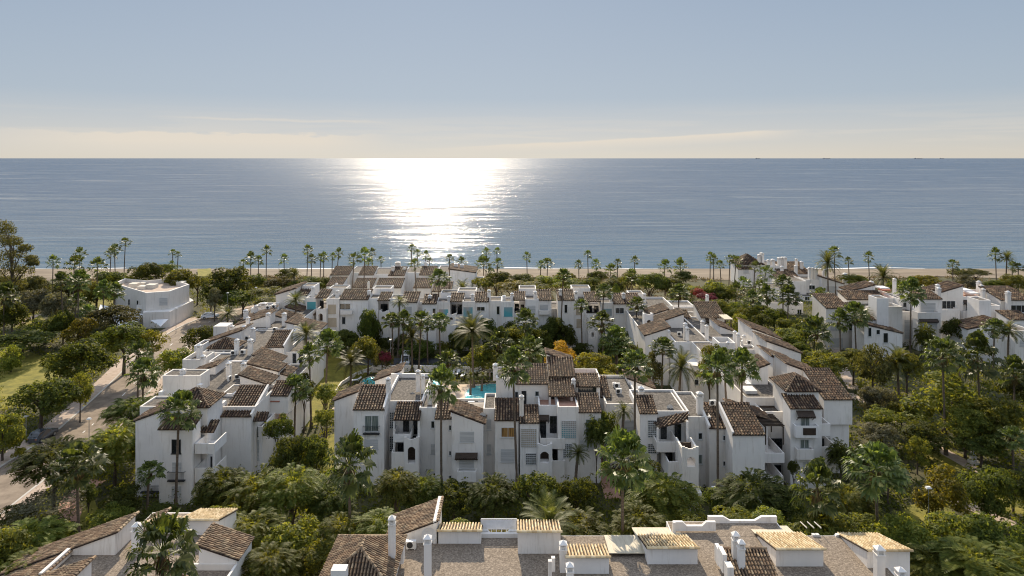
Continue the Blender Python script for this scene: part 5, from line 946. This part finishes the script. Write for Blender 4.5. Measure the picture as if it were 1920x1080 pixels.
for row, y in enumerate((268.5, 272.5)):
    for i in range(nx):
        xa = -260+520*i/nx; xb = -260+520*(i+1)/nx; f = lambda x: y+1.4*math.sin(x*.045+row)+.8*math.sin(x*.17+2*row); g = lambda x: (.55 if row else 1.0)*(1+.7*math.sin(x*.09+row*2))
        if row == 0 or math.sin(xa*.06) > -.2: m.quad((xa, f(xa)-g(xa), SEA+.03), (xb, f(xb)-g(xb), SEA+.03), (xb, f(xb)+g(xb), SEA+.03), (xa, f(xa)+g(xa), SEA+.03))
tag(m.build('surf', M['foam']), kind='structure')
# street on the left, rising to the cul de sac
ROAD = smooth([(-62.5, 66), (-64.8, 88), (-65.4, 104), (-67, 114), (-71, 132), (-76, 152), (-78, 170), (-77, 182)])
band('road', ROAD, -4.2, 3.9, .012, 'asph'); band('kerb', ROAD, -4.5, -4.2, 0, 'kerb', .13); band('kerb', ROAD, 3.9, 4.2, 0, 'kerb', .13)
band('pavement', ROAD, -7.2, -4.5, .1, 'pave'); band('pavement', ROAD, 4.2, 6.0, .1, 'pave')
for i in range(3, len(ROAD)-2, 2): band('road_marking', [ROAD[i], ((ROAD[i][0]+ROAD[i+1][0])/2, (ROAD[i][1]+ROAD[i+1][1])/2)], -.08, .08, .017, 'mark')
CUL = smooth([(-77, 178), (-70, 190), (-62, 202), (-58, 212)]); band('road', CUL, -5, 5, .016, 'asph'); band('pavement', CUL, -7, -5, .1, 'pave')
LANE = [(-34, 143), (0, 142), (14, 141)]; band('road', LANE, -2.6, 2.6, .012, 'asphd')
PK = smooth([gp(120, 985)[:2], gp(134, 962)[:2], gp(128, 945)[:2], gp(146, 925)[:2], gp(185, 900)[:2]]); band('path', PK, -1.1, 1.1, .02, 'terra')
BP = smooth([gp(1150, 935)[:2], gp(1136, 880)[:2], gp(1142, 840)[:2], gp(1150, 800)[:2], gp(1160, 770)[:2]]); band('path', BP, -1.0, 1.0, .02, 'terra')
for pts in ([(1590, 738), (1622, 753), (1650, 772), (1668, 790)], [(1712, 815), (1745, 832), (1790, 858), (1850, 890), (1915, 915)], [(1425, 600), (1400, 585), (1385, 570)], [(1560, 640), (1580, 690), (1600, 730)], [(70, 590), (45, 602), (30, 610)], [(1780, 935), (1830, 955), (1900, 985)], [(530, 545), (560, 535), (590, 532)]):
    band('path', smooth([gp(*p)[:2] for p in pts]), -1.0, 1.0, .02, 'pave')
LAWNS = [[(0, 640), (40, 655), (95, 672), (115, 700), (95, 725), (40, 755), (0, 770)], [(165, 548), (215, 545), (230, 560), (170, 590)], [(560, 712), (585, 690), (620, 665), (690, 672), (700, 700), (650, 716), (622, 745), (612, 790), (585, 800), (556, 800), (548, 760)], [(598, 825), (632, 810), (640, 870), (600, 890)],
         [(1600, 738), (1640, 745), (1660, 768), (1630, 760)], [(1690, 950), (1770, 935), (1790, 965), (1700, 985)], [(1840, 925), (1920, 935), (1920, 965), (1860, 955)], [(1730, 825), (1800, 850), (1860, 875), (1790, 885), (1720, 850)], [(370, 505), (395, 503), (400, 528), (372, 530)], [(140, 948), (175, 930), (190, 975), (160, 1000), (150, 985)], [(1000, 528), (1240, 528), (1240, 540), (1000, 540)], [(30, 590), (70, 585), (90, 605), (20, 620)]]
for k, P in enumerate(LAWNS): q = ppoly(P); sheet('lawn', q, .008, 'lawn'); CLEAR.append(q)
# pool terrace behind the central block
PZ = .3
deck = [(-30, 115.5), (-24, 127), (9, 128.5), (9, 111), (-4, 109), (-27, 110)]
m = MB(); m.pxy(deck, 0, PZ); o = m.build('pool_terrace', M['deck']); tag(o, kind='structure'); CLEAR.append(deck)
wm, nt, out = newmat('pool_water'); b = N(nt, 'ShaderNodeBsdfPrincipled'); b.inputs['Base Color'].default_value = (.10, .50, .56, 1); b.inputs['Roughness'].default_value = .06
nn = N(nt, 'ShaderNodeTexNoise', Scale=1.8, Detail=5); nt.links.new(objco(nt), nn.inputs['Vector']); bp = N(nt, 'ShaderNodeBump', Strength=.55, Distance=.5); nt.links.new(nn.outputs[0], bp.inputs['Height']); nt.links.new(bp.outputs[0], b.inputs['Normal']); nt.links.new(b.outputs[0], out.inputs[0])
def pool(ring, label):
    cx = sum(p[0] for p in ring)/len(ring); cy = sum(p[1] for p in ring)/len(ring); o = empty('swimming_pool', (cx, cy, PZ), label, 'swimming pool')
    R = smooth(ring+[ring[0]], 5)[:-1]; n = len(R); big = [(cx+(x-cx)*1.0+(x-cx)/math.hypot(x-cx, y-cy)*.35, cy+(y-cy)+(y-cy)/math.hypot(x-cx, y-cy)*.35) for x, y in R]; m = MB()
    m.add([(x, y, PZ+.012) for x, y in R]+[(x, y, PZ+.012) for x, y in R]+[(x, y, PZ+.10) for x, y in R]+[(x, y, PZ+.10) for x, y in big]+[(x, y, PZ) for x, y in big], [f for k in range(n) for f in ((n+k, n+(k+1) % n, 2*n+(k+1) % n, 2*n+k), (2*n+k, 2*n+(k+1) % n, 3*n+(k+1) % n, 3*n+k), (3*n+k, 3*n+(k+1) % n, 4*n+(k+1) % n, 4*n+k))])
    m.build('coping', M['kerb'], o, (cx, cy, PZ)); m = MB(); m.add([(x, y, PZ+.03) for x, y in R], [tuple(range(n))]); m.build('water', wm, o, (cx, cy, PZ))
pool([gp(872, 749, PZ)[:2], gp(878, 730, PZ)[:2], gp(900, 723, PZ)[:2], gp(932, 721, PZ)[:2], gp(938, 748, PZ)[:2], gp(905, 752, PZ)[:2]], 'large turquoise swimming pool sparkling with sunlight behind the central block')
pool([gp(676, 721, PZ)[:2], gp(684, 711, PZ)[:2], gp(700, 707, PZ)[:2], gp(712, 712, PZ)[:2], gp(700, 722, PZ)[:2]], 'small round ended turquoise pool by the lawn left of the roofs')
pool([gp(797, 722, PZ)[:2], gp(803, 712, PZ)[:2], gp(822, 712, PZ)[:2], gp(826, 722, PZ)[:2]], 'small pool glittering white between palm trunks on the pool terrace')
def gwall(name, pts, h, label, t=.25, mat='wall', cat='wall'):
    P = [gp(*p)[:2] for p in pts]; A = offs(P, t/2); B = offs(P, -t/2); c = P[0]; m = MB()
    for i in range(len(P)-1): m.prism([(*A[i], 0), (*B[i], 0), (*B[i+1], 0), (*A[i+1], 0)], [(*A[i], h), (*B[i], h), (*B[i+1], h), (*A[i+1], h)])
    tag(m.build(name, M[mat]), label, cat)
gwall('garden_wall', [(697, 698), (775, 697), (885, 700), (945, 698)], 1.3, 'low white wall along the back of the pool terrace')
gwall('garden_wall', [(625, 745), (640, 722), (668, 704), (700, 692)], .6, 'low curved edging wall between the lawn and the small pool')
gwall('garden_wall', [(305, 615), (330, 602), (357, 590)], 1.2, 'white wall with a hedge beside the pavement below the villa')
# ------------------------------------------------------------------ street furniture, vehicles, pool things
def lamp(px, yt, d, label, arm=0):
    x = wx(px, d); h = wz(yt, d); o = empty('street_lamp', (x, d, 0), label, 'street lamp', 'street lamps'); m = MB(); m.tube((0, 0, 0), (0, 0, .5), .09, .08); m.tube((0, 0, .5), (0, 0, h-.1), .06, .045); m.build('pole', M['metal'], o)
    m = MB(); m.prism([(-.3, -.22, h-.08), (.3, -.22, h-.08), (.3, .22, h-.08), (-.3, .22, h-.08)], [(-.2, -.15, h+.1), (.2, -.15, h+.1), (.2, .15, h+.1), (-.2, .15, h+.1)]); m.tube((0, 0, h-.14), (0, 0, h-.08), .07); m.build('lamp_head', M['acw'], o)
for a in ((49, 780, 104, 'grey lamp post on the pavement near the parked dark car'), (167, 785, 97, 'lamp post beside the street hidden behind the feathery tree'), (330, 578, 166, 'lamp post at the corner below the villa'), (427, 549, 176, 'lamp post above the parked white car'), (480, 539, 186, 'lamp post by the hedge at the end of the cul de sac'), (519, 529, 196, 'lamp post beside the sandy path near the beach'), (732, 637, 138, 'white globe lamp post before the long terrace'), (1338, 914, 79, 'thin pale lamp post against the shaded wall of the right front block'), (1741, 914, 76, 'lamp post on the sunlit lawn at the lower right'), (1521, 483+50, 205, 'lamp post near the tall beach block'), (523, 487, 224, 'thin mast on the beach left of the stepped terrace'), (733, 466, 238, 'very thin mast standing in the sun glitter')): lamp(*a)
def car(x, y, rot, mat, label, van=False):
    o = empty('parked_van' if van else 'parked_car', (x, y, .02), label, 'van' if van else 'car'); o.rotation_euler = (0, 0, rot); m = MB()
    L, W, Hh = (4.9, 1.95, 2.1) if van else (4.3, 1.8, 1.55); hw = W/2
    P = [(-L/2, .35), (L/2, .35), (L/2, .78), (L/2-.15, .95), (L*.24, 1.02), (L*.08, Hh-.06), (0, Hh), (-L*.30, Hh-.02), (-L*.44, 1.05), (-L/2, .92)] if not van else [(-L/2, .35), (L/2, .35), (L/2, .9), (L*.40, 1.1), (L*.27, Hh-.1), (L*.2, Hh), (-L*.46, Hh), (-L/2, Hh-.2)]
    def sec(q, sc): return [(a, (-hw if q < 0 else hw)*(1 if z < 1.0 else sc), z) for a, z in P]
    A = sec(-1, .80); B = sec(1, .80); n = len(P); m.add(A+B, [tuple(reversed(range(n))), tuple(range(n, 2*n))]+[(i, (i+1) % n, n+(i+1) % n, n+i) for i in range(n)])
    bd = m.build('body', mat, o); g = MB()
    for s in (-1, 1):
        q = [(L*.20, 1.06), (L*.07, Hh-.14), (-L*.29, Hh-.13), (-L*.39, 1.08)] if not van else [(L*.36, 1.15), (L*.25, Hh-.2), (-L*.02, Hh-.2), (-L*.02, 1.15)]
        g.add([(a, s*hw*(1.0-.2*min(1, max(0, (z-.98)/.03)) if z > 1 else 1)*1.012, z) for a, z in q], [(0, 1, 2, 3)])
    a, b = ((L*.24, 1.03), (L*.08, Hh-.07)) if not van else ((L*.40, 1.12), (L*.27, Hh-.12))
    g.add([(a[0]+.02, -hw*.7, a[1]+.02), (a[0]+.02, hw*.7, a[1]+.02), (b[0]+.02, hw*.68, b[1]+.01), (b[0]+.02, -hw*.68, b[1]+.01)], [(0, 1, 2, 3)])
    a, b = (-L*.44, 1.05), (-L*.30, Hh-.03)
    if van: a, b = (-L*.5, 1.1), (-L*.495, Hh-.25)
    g.add([(a[0]-.02, -hw*.68, a[1]+.03), (a[0]-.02, hw*.68, a[1]+.03), (b[0]-.02, hw*.66, b[1]-.02), (b[0]-.02, -hw*.66, b[1]-.02)], [(0, 1, 2, 3)]); g.build('windscreen', M['pane'], o)
    for sx in (-.31, .31):
        for s in (-1, 1):
            w = MB(); w.tube((sx*L, s*(hw-.12), .33), (sx*L, s*(hw+.03), .33), .33, n=16); wo = w.build('wheel', M['dark'], o); w = MB(); w.tube((sx*L, s*(hw+.025), .33), (sx*L, s*(hw+.045), .33), .2, n=12); w.build('rim', M['metal'], wo)
    for s in (-1, 1):
        w = MB(); w.box(L/2-.06, L/2+.012, s*hw*.7-.2, s*hw*.7+.2, .68, .82); w.build('headlight', M['sheet'], o); w = MB(); w.box(-L/2-.012, -L/2+.06, s*hw*.75-.14, s*hw*.75+.14, .72, .9); w.build('tail_light', M['awnred'], o)
cw = plain('white_car_paint', (.75, .76, .78), .18, .6); cd = plain('dark_car_paint', (.05, .06, .075), .12, .8)
X = gp(394, 597); car(X[0], X[1], .35, cw, 'white parked car with a tinted glasshouse at the end of the cul de sac'); X = gp(58, 829); car(X[0]+1, X[1]+1, 1.5, cd, 'dark parked car glinting in the sun under the street tree')
X = gp(762, 682); car(X[0], X[1], -1.57, cw, 'white van parked between palm trunks before the long terrace', True)
def lounger(px, py, rot, label):
    x, y, _ = gp(px, py, PZ); o = empty('sun_lounger', (x, y, PZ), label, 'sun lounger', 'sun loungers by the pools'); o.rotation_euler = (0, 0, rot)
    m = MB(); m.box(-.95, .45, -.32, .32, .28, .36); m.build('seat', M['sheet'], o); m = MB(); m.prism([(.45, -.32, .3), (.45, .32, .3), (1.0, .32, .68), (1.0, -.32, .68)], [(.43, -.32, .37), (.43, .32, .37), (.97, .32, .75), (.97, -.32, .75)]); m.build('backrest', M['sheet'], o)
    for a in (-.85, .35):
        for b in (-.27, .27): m = MB(); m.box(a-.03, a+.03, b-.03, b+.03, 0, .28); m.build('leg', M['acw'], o)
for k, (px, py, r, w) in enumerate(((668, 715, .5, 'left of the small pool nearest the lawn'), (676, 702, .2, 'behind the small pool beside the flower bed'), (690, 700, .1, 'behind the small pool nearest the low wall'), (846, 705, 1.2, 'among palm trunks on the left of the pool terrace'), (858, 702, 1.3, 'between two others left of the large pool'), (868, 706, 1.4, 'nearest the large pool on its left'), (893, 699, .2, 'at the back wall behind the large pool'))): lounger(px, py, r, f'white sun lounger {w}')
def parasol(px, yt, yb, z, label, mat='sheet'):
    x, y, _ = gp(px, yb, z); h = wz(yt, y)-z; o = empty('parasol', (x, y, z), label, 'parasol'); m = MB(); m.tube((0, 0, 0), (0, 0, h), .03); m.lathe([(.28, 0), (.28, .08), (.02, .1)], n=10); m.build('pole', M['metal'], o); m = MB(); m.lathe([(.02, h), (.16, h-.5), (.2, h*.45), (.05, h*.4)], n=10); m.build('canopy', M[mat], o)
parasol(918, 695, 714, PZ, 'closed green parasol at the back of the pool terrace', 'panelB'); parasol(1741, 640, 672, 0, 'closed white parasol in the garden right of the tall palms')
# water jet of the fountain on the right lawn
X = gp(1825, 868); o = empty('fountain', X, 'tall white jet of a fountain in the shady garden at the right', 'fountain'); m = MB(); m.lathe([(.7, 0), (.7, .3), (.58, .3), (.55, .16), (0.01, .16)], n=20); m.build('basin', M['cream'], o)
RV.seed(9); m = MB(); hj = 868-830; hj = hj*X[1]/F
for j in range(900):
    t = RV.random(); r = (.10+.42*(1-t)**1.0)*RV.uniform(.1, 1); a = RV.uniform(0, 6.283); leaf(m, Vector((r*math.cos(a), r*math.sin(a), .2+t*hj)), rdir(), RV.uniform(.05, .12), .6)
m.build('water_jet', M['foam'], o)
# ships on the horizon
shipm = plain('hazed_ship_hull', (.5, .5, .52), .7)  # grey lightened: distance haze is put into the hull colour
for px, w, label in ((1421, 9, 'leftmost tiny cargo ship on the horizon'), (1550, 15, 'long low container ship on the horizon, darkest of the four'), (1722, 17, 'faint long ship on the horizon, third from the left'), (1766, 8, 'smallest faint ship on the horizon at the far right')):
    d = 26000; x = wx(px, d); L = w*d/F; o = empty('cargo_ship', (x, d, SEA), label, 'ship', 'ships on the horizon'); hh = 24
    m = MB(); m.pxz([(-L/2+L*.04, -6), (L/2-L*.06, -6), (L/2, hh*.9), (-L/2, hh*.9)], -22, 22); m.build('hull', shipm, o); m = MB(); m.box(-L*.42, -L*.28, -18, 18, hh*.9, hh*1.75); m.build('bridge', shipm, o); m = MB(); m.box(-L*.2, L*.36, -18, 18, hh*.9, hh*1.25); m.build('cargo', shipm, o)
# beach scrub and ground cover nobody could count
def scrub():
    RV.seed(21); m = MB()
    for j in range(4600):
        x = RV.uniform(-150, 185); y = RV.uniform(205 if x > -45 else 224, 247); f = math.sin(x*.07)+math.sin(x*.19+y*.3)+math.sin(y*.4)
        if f < -.5 and y > 226: continue
        if y > 241+4*math.sin(x*.06)+2*math.sin(x*.21): continue
        h = RV.uniform(.3, 1.1)
        for k in range(9): c = Vector((x+RV.uniform(-.9, .9), y+RV.uniform(-.9, .9), RV.uniform(0, h))); leaf(m, c, rdir(-.3, .6), RV.uniform(.22, .5), .3)
    return tag(m.build('dune_scrub', M['scrub']), kind='stuff')
scrub()
def cover():
    RV.seed(22); mats = ['leafd', 'leafg', 'leafd', 'leafg', 'leafy']; MBs = MB(); n = 0; cell = {}
    for (a, b, c, e) in FOOT: pass
    while n < 9000:
        y = 60+170*RV.random()**1.25; half = .80*y; x = RV.uniform(-half, half)
        if any(a-.5 < x < b+.5 and c-.6 < y < e+.5 for a, b, c, e in FOOT): continue
        if any(inpoly(x, y, q) for q in CLEAR): continue
        if y > 205 and x > -30: continue
        n += 1; h = RV.choice((.5, .8, 1.2, 1.9))*RV.uniform(.7, 1.25); s = RV.uniform(.6, 1.3)
        MBs.mi = 0 if math.sin(x*.21)+math.sin(y*.17+x*.05)+RV.uniform(-1, 1) < .2 else 1
        for k in range(20):
            dv = rdir(-.1, 1); leaf(MBs, Vector((x+dv.x*s, y+dv.y*s, .05+max(0, dv.z)*h)), (dv+rdir()*.8).normalized(), RV.uniform(.14, .28))
    return tag(MBs.build('ground_cover', [M['leafd'], M['leafg']]), kind='stuff')
cover()

# set the roof units down on whatever roof lies under them
bpy.context.view_layer.update(); DG = bpy.context.evaluated_depsgraph_get()
for o in [o for o in bpy.data.objects if o.parent is None and o.name.split('.')[0] == 'air_conditioner']:
    z = o.location.z+.5
    for _ in range(8):
        ok, hit, nrm, ix, ob, mt = SC.ray_cast(DG, (o.location.x, o.location.y, z), (0, 0, -1))
        if not ok: break
        if ob.parent is not None and ob.parent.name.split('.')[0] == 'air_conditioner': z = hit.z-.01; continue
        if abs(hit.z-o.location.z) < 1.6: o.location.z = hit.z
        break
# ================================================================== LIGHT, SKY, CAMERA
EL, AZ = math.radians(SUN_EL), math.radians(SUN_AZ)      # azimuth measured from the view axis towards the right
tosun = Vector((math.sin(AZ)*math.cos(EL), math.cos(AZ)*math.cos(EL), math.sin(EL)))
sl = bpy.data.lights.new('sun', 'SUN'); sl.energy = SUN_E; sl.angle = math.radians(.53); sl.color = (1.0, .86, .66)
so = bpy.data.objects.new('sun', sl); COL.objects.link(so); so.rotation_euler = tosun.to_track_quat('Z', 'Y').to_euler(); so.location = (0, 0, 200)
w = bpy.data.worlds.new('World'); SC.world = w; w.use_nodes = True; nt = w.node_tree; nt.nodes.clear(); L = nt.links.new
out = nt.nodes.new('ShaderNodeOutputWorld'); bg = nt.nodes.new('ShaderNodeBackground'); sky = nt.nodes.new('ShaderNodeTexSky'); sky.sky_type = 'NISHITA'; sky.sun_disc = False
sky.sun_elevation = EL; sky.sun_rotation = AZ; sky.altitude = 40; sky.air_density = 1.0; sky.dust_density = SKY_DUST; sky.ozone_density = 2.5
# thin cloud streaks low over the horizon
tc = nt.nodes.new('ShaderNodeTexCoord'); sx = nt.nodes.new('ShaderNodeSeparateXYZ'); L(tc.outputs['Generated'], sx.inputs[0])
mp = nt.nodes.new('ShaderNodeMapping'); mp.inputs['Scale'].default_value = (3.5, 1, 60); L(tc.outputs['Generated'], mp.inputs['Vector'])
n1 = N(nt, 'ShaderNodeTexNoise', Scale=1.6, Detail=7, Roughness=.6, Distortion=.4); L(mp.outputs[0], n1.inputs['Vector'])
band_ = ramp(nt, [(.0, (0, 0, 0)), (.10, (.55, .55, .55)), (.32, (1, 1, 1)), (.52, (.5, .5, .5)), (.75, (0, 0, 0))]); mz = nt.nodes.new('ShaderNodeMath'); mz.operation = 'MULTIPLY'; mz.inputs[1].default_value = 10; L(sx.outputs[2], mz.inputs[0]); L(mz.outputs[0], band_.inputs[0])
cl = ramp(nt, [(.48, (0, 0, 0)), (.60, (1, 1, 1))]); L(n1.outputs[0], cl.inputs[0])
mk = nt.nodes.new('ShaderNodeMath'); mk.operation = 'MULTIPLY'; L(band_.outputs[0], mk.inputs[0]); L(cl.outputs[0], mk.inputs[1]); mk2 = nt.nodes.new('ShaderNodeMath'); mk2.operation = 'MULTIPLY'; mk2.inputs[1].default_value = .6; L(mk.outputs[0], mk2.inputs[0])
# even veil added to fill shaded walls, then soft shoulder on the sun's glow: c * K / (c + K)
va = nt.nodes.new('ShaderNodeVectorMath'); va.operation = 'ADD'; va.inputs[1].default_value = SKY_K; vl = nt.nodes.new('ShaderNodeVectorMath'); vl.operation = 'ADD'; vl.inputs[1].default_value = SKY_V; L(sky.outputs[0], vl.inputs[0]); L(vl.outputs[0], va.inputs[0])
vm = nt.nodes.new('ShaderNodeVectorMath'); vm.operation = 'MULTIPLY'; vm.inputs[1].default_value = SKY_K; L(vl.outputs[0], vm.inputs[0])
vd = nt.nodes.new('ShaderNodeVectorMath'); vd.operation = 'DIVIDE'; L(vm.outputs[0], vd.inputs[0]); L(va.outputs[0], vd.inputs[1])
hz = ramp(nt, SKY_GAIN); hm = nt.nodes.new('ShaderNodeMath'); hm.operation = 'MULTIPLY'; hm.inputs[1].default_value = 1; hm.use_clamp = True; L(sx.outputs[2], hm.inputs[0]); L(hm.outputs[0], hz.inputs[0])
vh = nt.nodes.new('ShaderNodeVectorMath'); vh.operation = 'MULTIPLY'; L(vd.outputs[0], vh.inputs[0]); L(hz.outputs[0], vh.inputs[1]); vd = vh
def mth(op, a, b=None, c=None, clamp=False):
    n = nt.nodes.new('ShaderNodeMath'); n.operation = op; n.use_clamp = clamp
    for i, v in enumerate((a, b, c)):
        if v is None: continue
        if isinstance(v, (int, float)): n.inputs[i].default_value = v
        else: L(v, n.inputs[i])
    return n.outputs[0]
def step(x, a, b): return mth('MULTIPLY_ADD', x, 1/(b-a), -a/(b-a), True)
# a low cloud bank on the left and one long streak climbing to the right
ex, ez = sx.outputs[0], sx.outputs[2]
mp2 = nt.nodes.new('ShaderNodeMapping'); mp2.inputs['Scale'].default_value = (14, 1, 50); L(tc.outputs['Generated'], mp2.inputs['Vector'])
n2 = N(nt, 'ShaderNodeTexNoise', Scale=1.5, Detail=6, Roughness=.6); L(mp2.outputs[0], n2.inputs['Vector'])
nz = mth('MULTIPLY_ADD', n2.outputs[0], .02, -.010)
top = mth('ADD', nz, .034); bank = mth('MULTIPLY', step(mth('SUBTRACT', top, ez), 0, .003), step(ez, .0, .022))
bank = mth('MULTIPLY', bank, mth('MULTIPLY', step(ex, -.66, -.5), step(ex, -.16, -.27)))
tp = mth('MULTIPLY_ADD', ex, .050, .0205); df = mth('SUBTRACT', mth('ADD', tp, mth('MULTIPLY', nz, .25)), ez)
strk = mth('MULTIPLY', mth('MULTIPLY', step(df, 0, .002), step(df, .016, .003)), mth('MULTIPLY', step(ex, -.16, .02), step(ex, .40, .33)))
tp3 = mth('MULTIPLY_ADD', ex, -.012, .0475); d3 = mth('ABSOLUTE', mth('SUBTRACT', mth('ADD', tp3, mth('MULTIPLY', nz, .4)), ez)); st3 = mth('MULTIPLY', step(d3, .003, .0005), mth('MULTIPLY', step(ex, -.47, -.40), step(ex, -.14, -.22)))
allc = mth('ADD', mth('MULTIPLY', mth('MAXIMUM', bank, strk), .75), mth('MULTIPLY', st3, .4), None, True)
mk3 = mth('MAXIMUM', mth('MULTIPLY', mk2.outputs[0], .35), allc)
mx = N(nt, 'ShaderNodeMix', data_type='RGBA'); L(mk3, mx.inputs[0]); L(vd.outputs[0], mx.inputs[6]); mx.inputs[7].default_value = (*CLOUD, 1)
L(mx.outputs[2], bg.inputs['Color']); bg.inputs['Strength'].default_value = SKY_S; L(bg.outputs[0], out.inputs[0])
cam = bpy.data.cameras.new('camera'); co = bpy.data.objects.new('camera', cam); COL.objects.link(co); co.location = (0, 0, H); co.rotation_euler = (math.radians(90), 0, 0)
cam.sensor_width = 36; cam.lens = 36*F/1920; cam.shift_y = -(540-HY)/1920; cam.clip_start = 1; cam.clip_end = 120000; SC.camera = co
SC.view_settings.view_transform = 'Standard'; SC.view_settings.look = 'None'; SC.view_settings.exposure = EXPO; SC.view_settings.gamma = 1
SC.cycles.max_bounces = 8; SC.cycles.diffuse_bounces = 3; SC.cycles.glossy_bounces = 3; SC.cycles.transmission_bounces = 4; SC.cycles.transparent_max_bounces = 4; SC.cycles.sample_clamp_indirect = 6
SC.cycles.filter_width = 1.1; SC.cycles.use_denoising = DENOISE
SC.cycles.caustics_reflective = False; SC.cycles.caustics_refractive = False
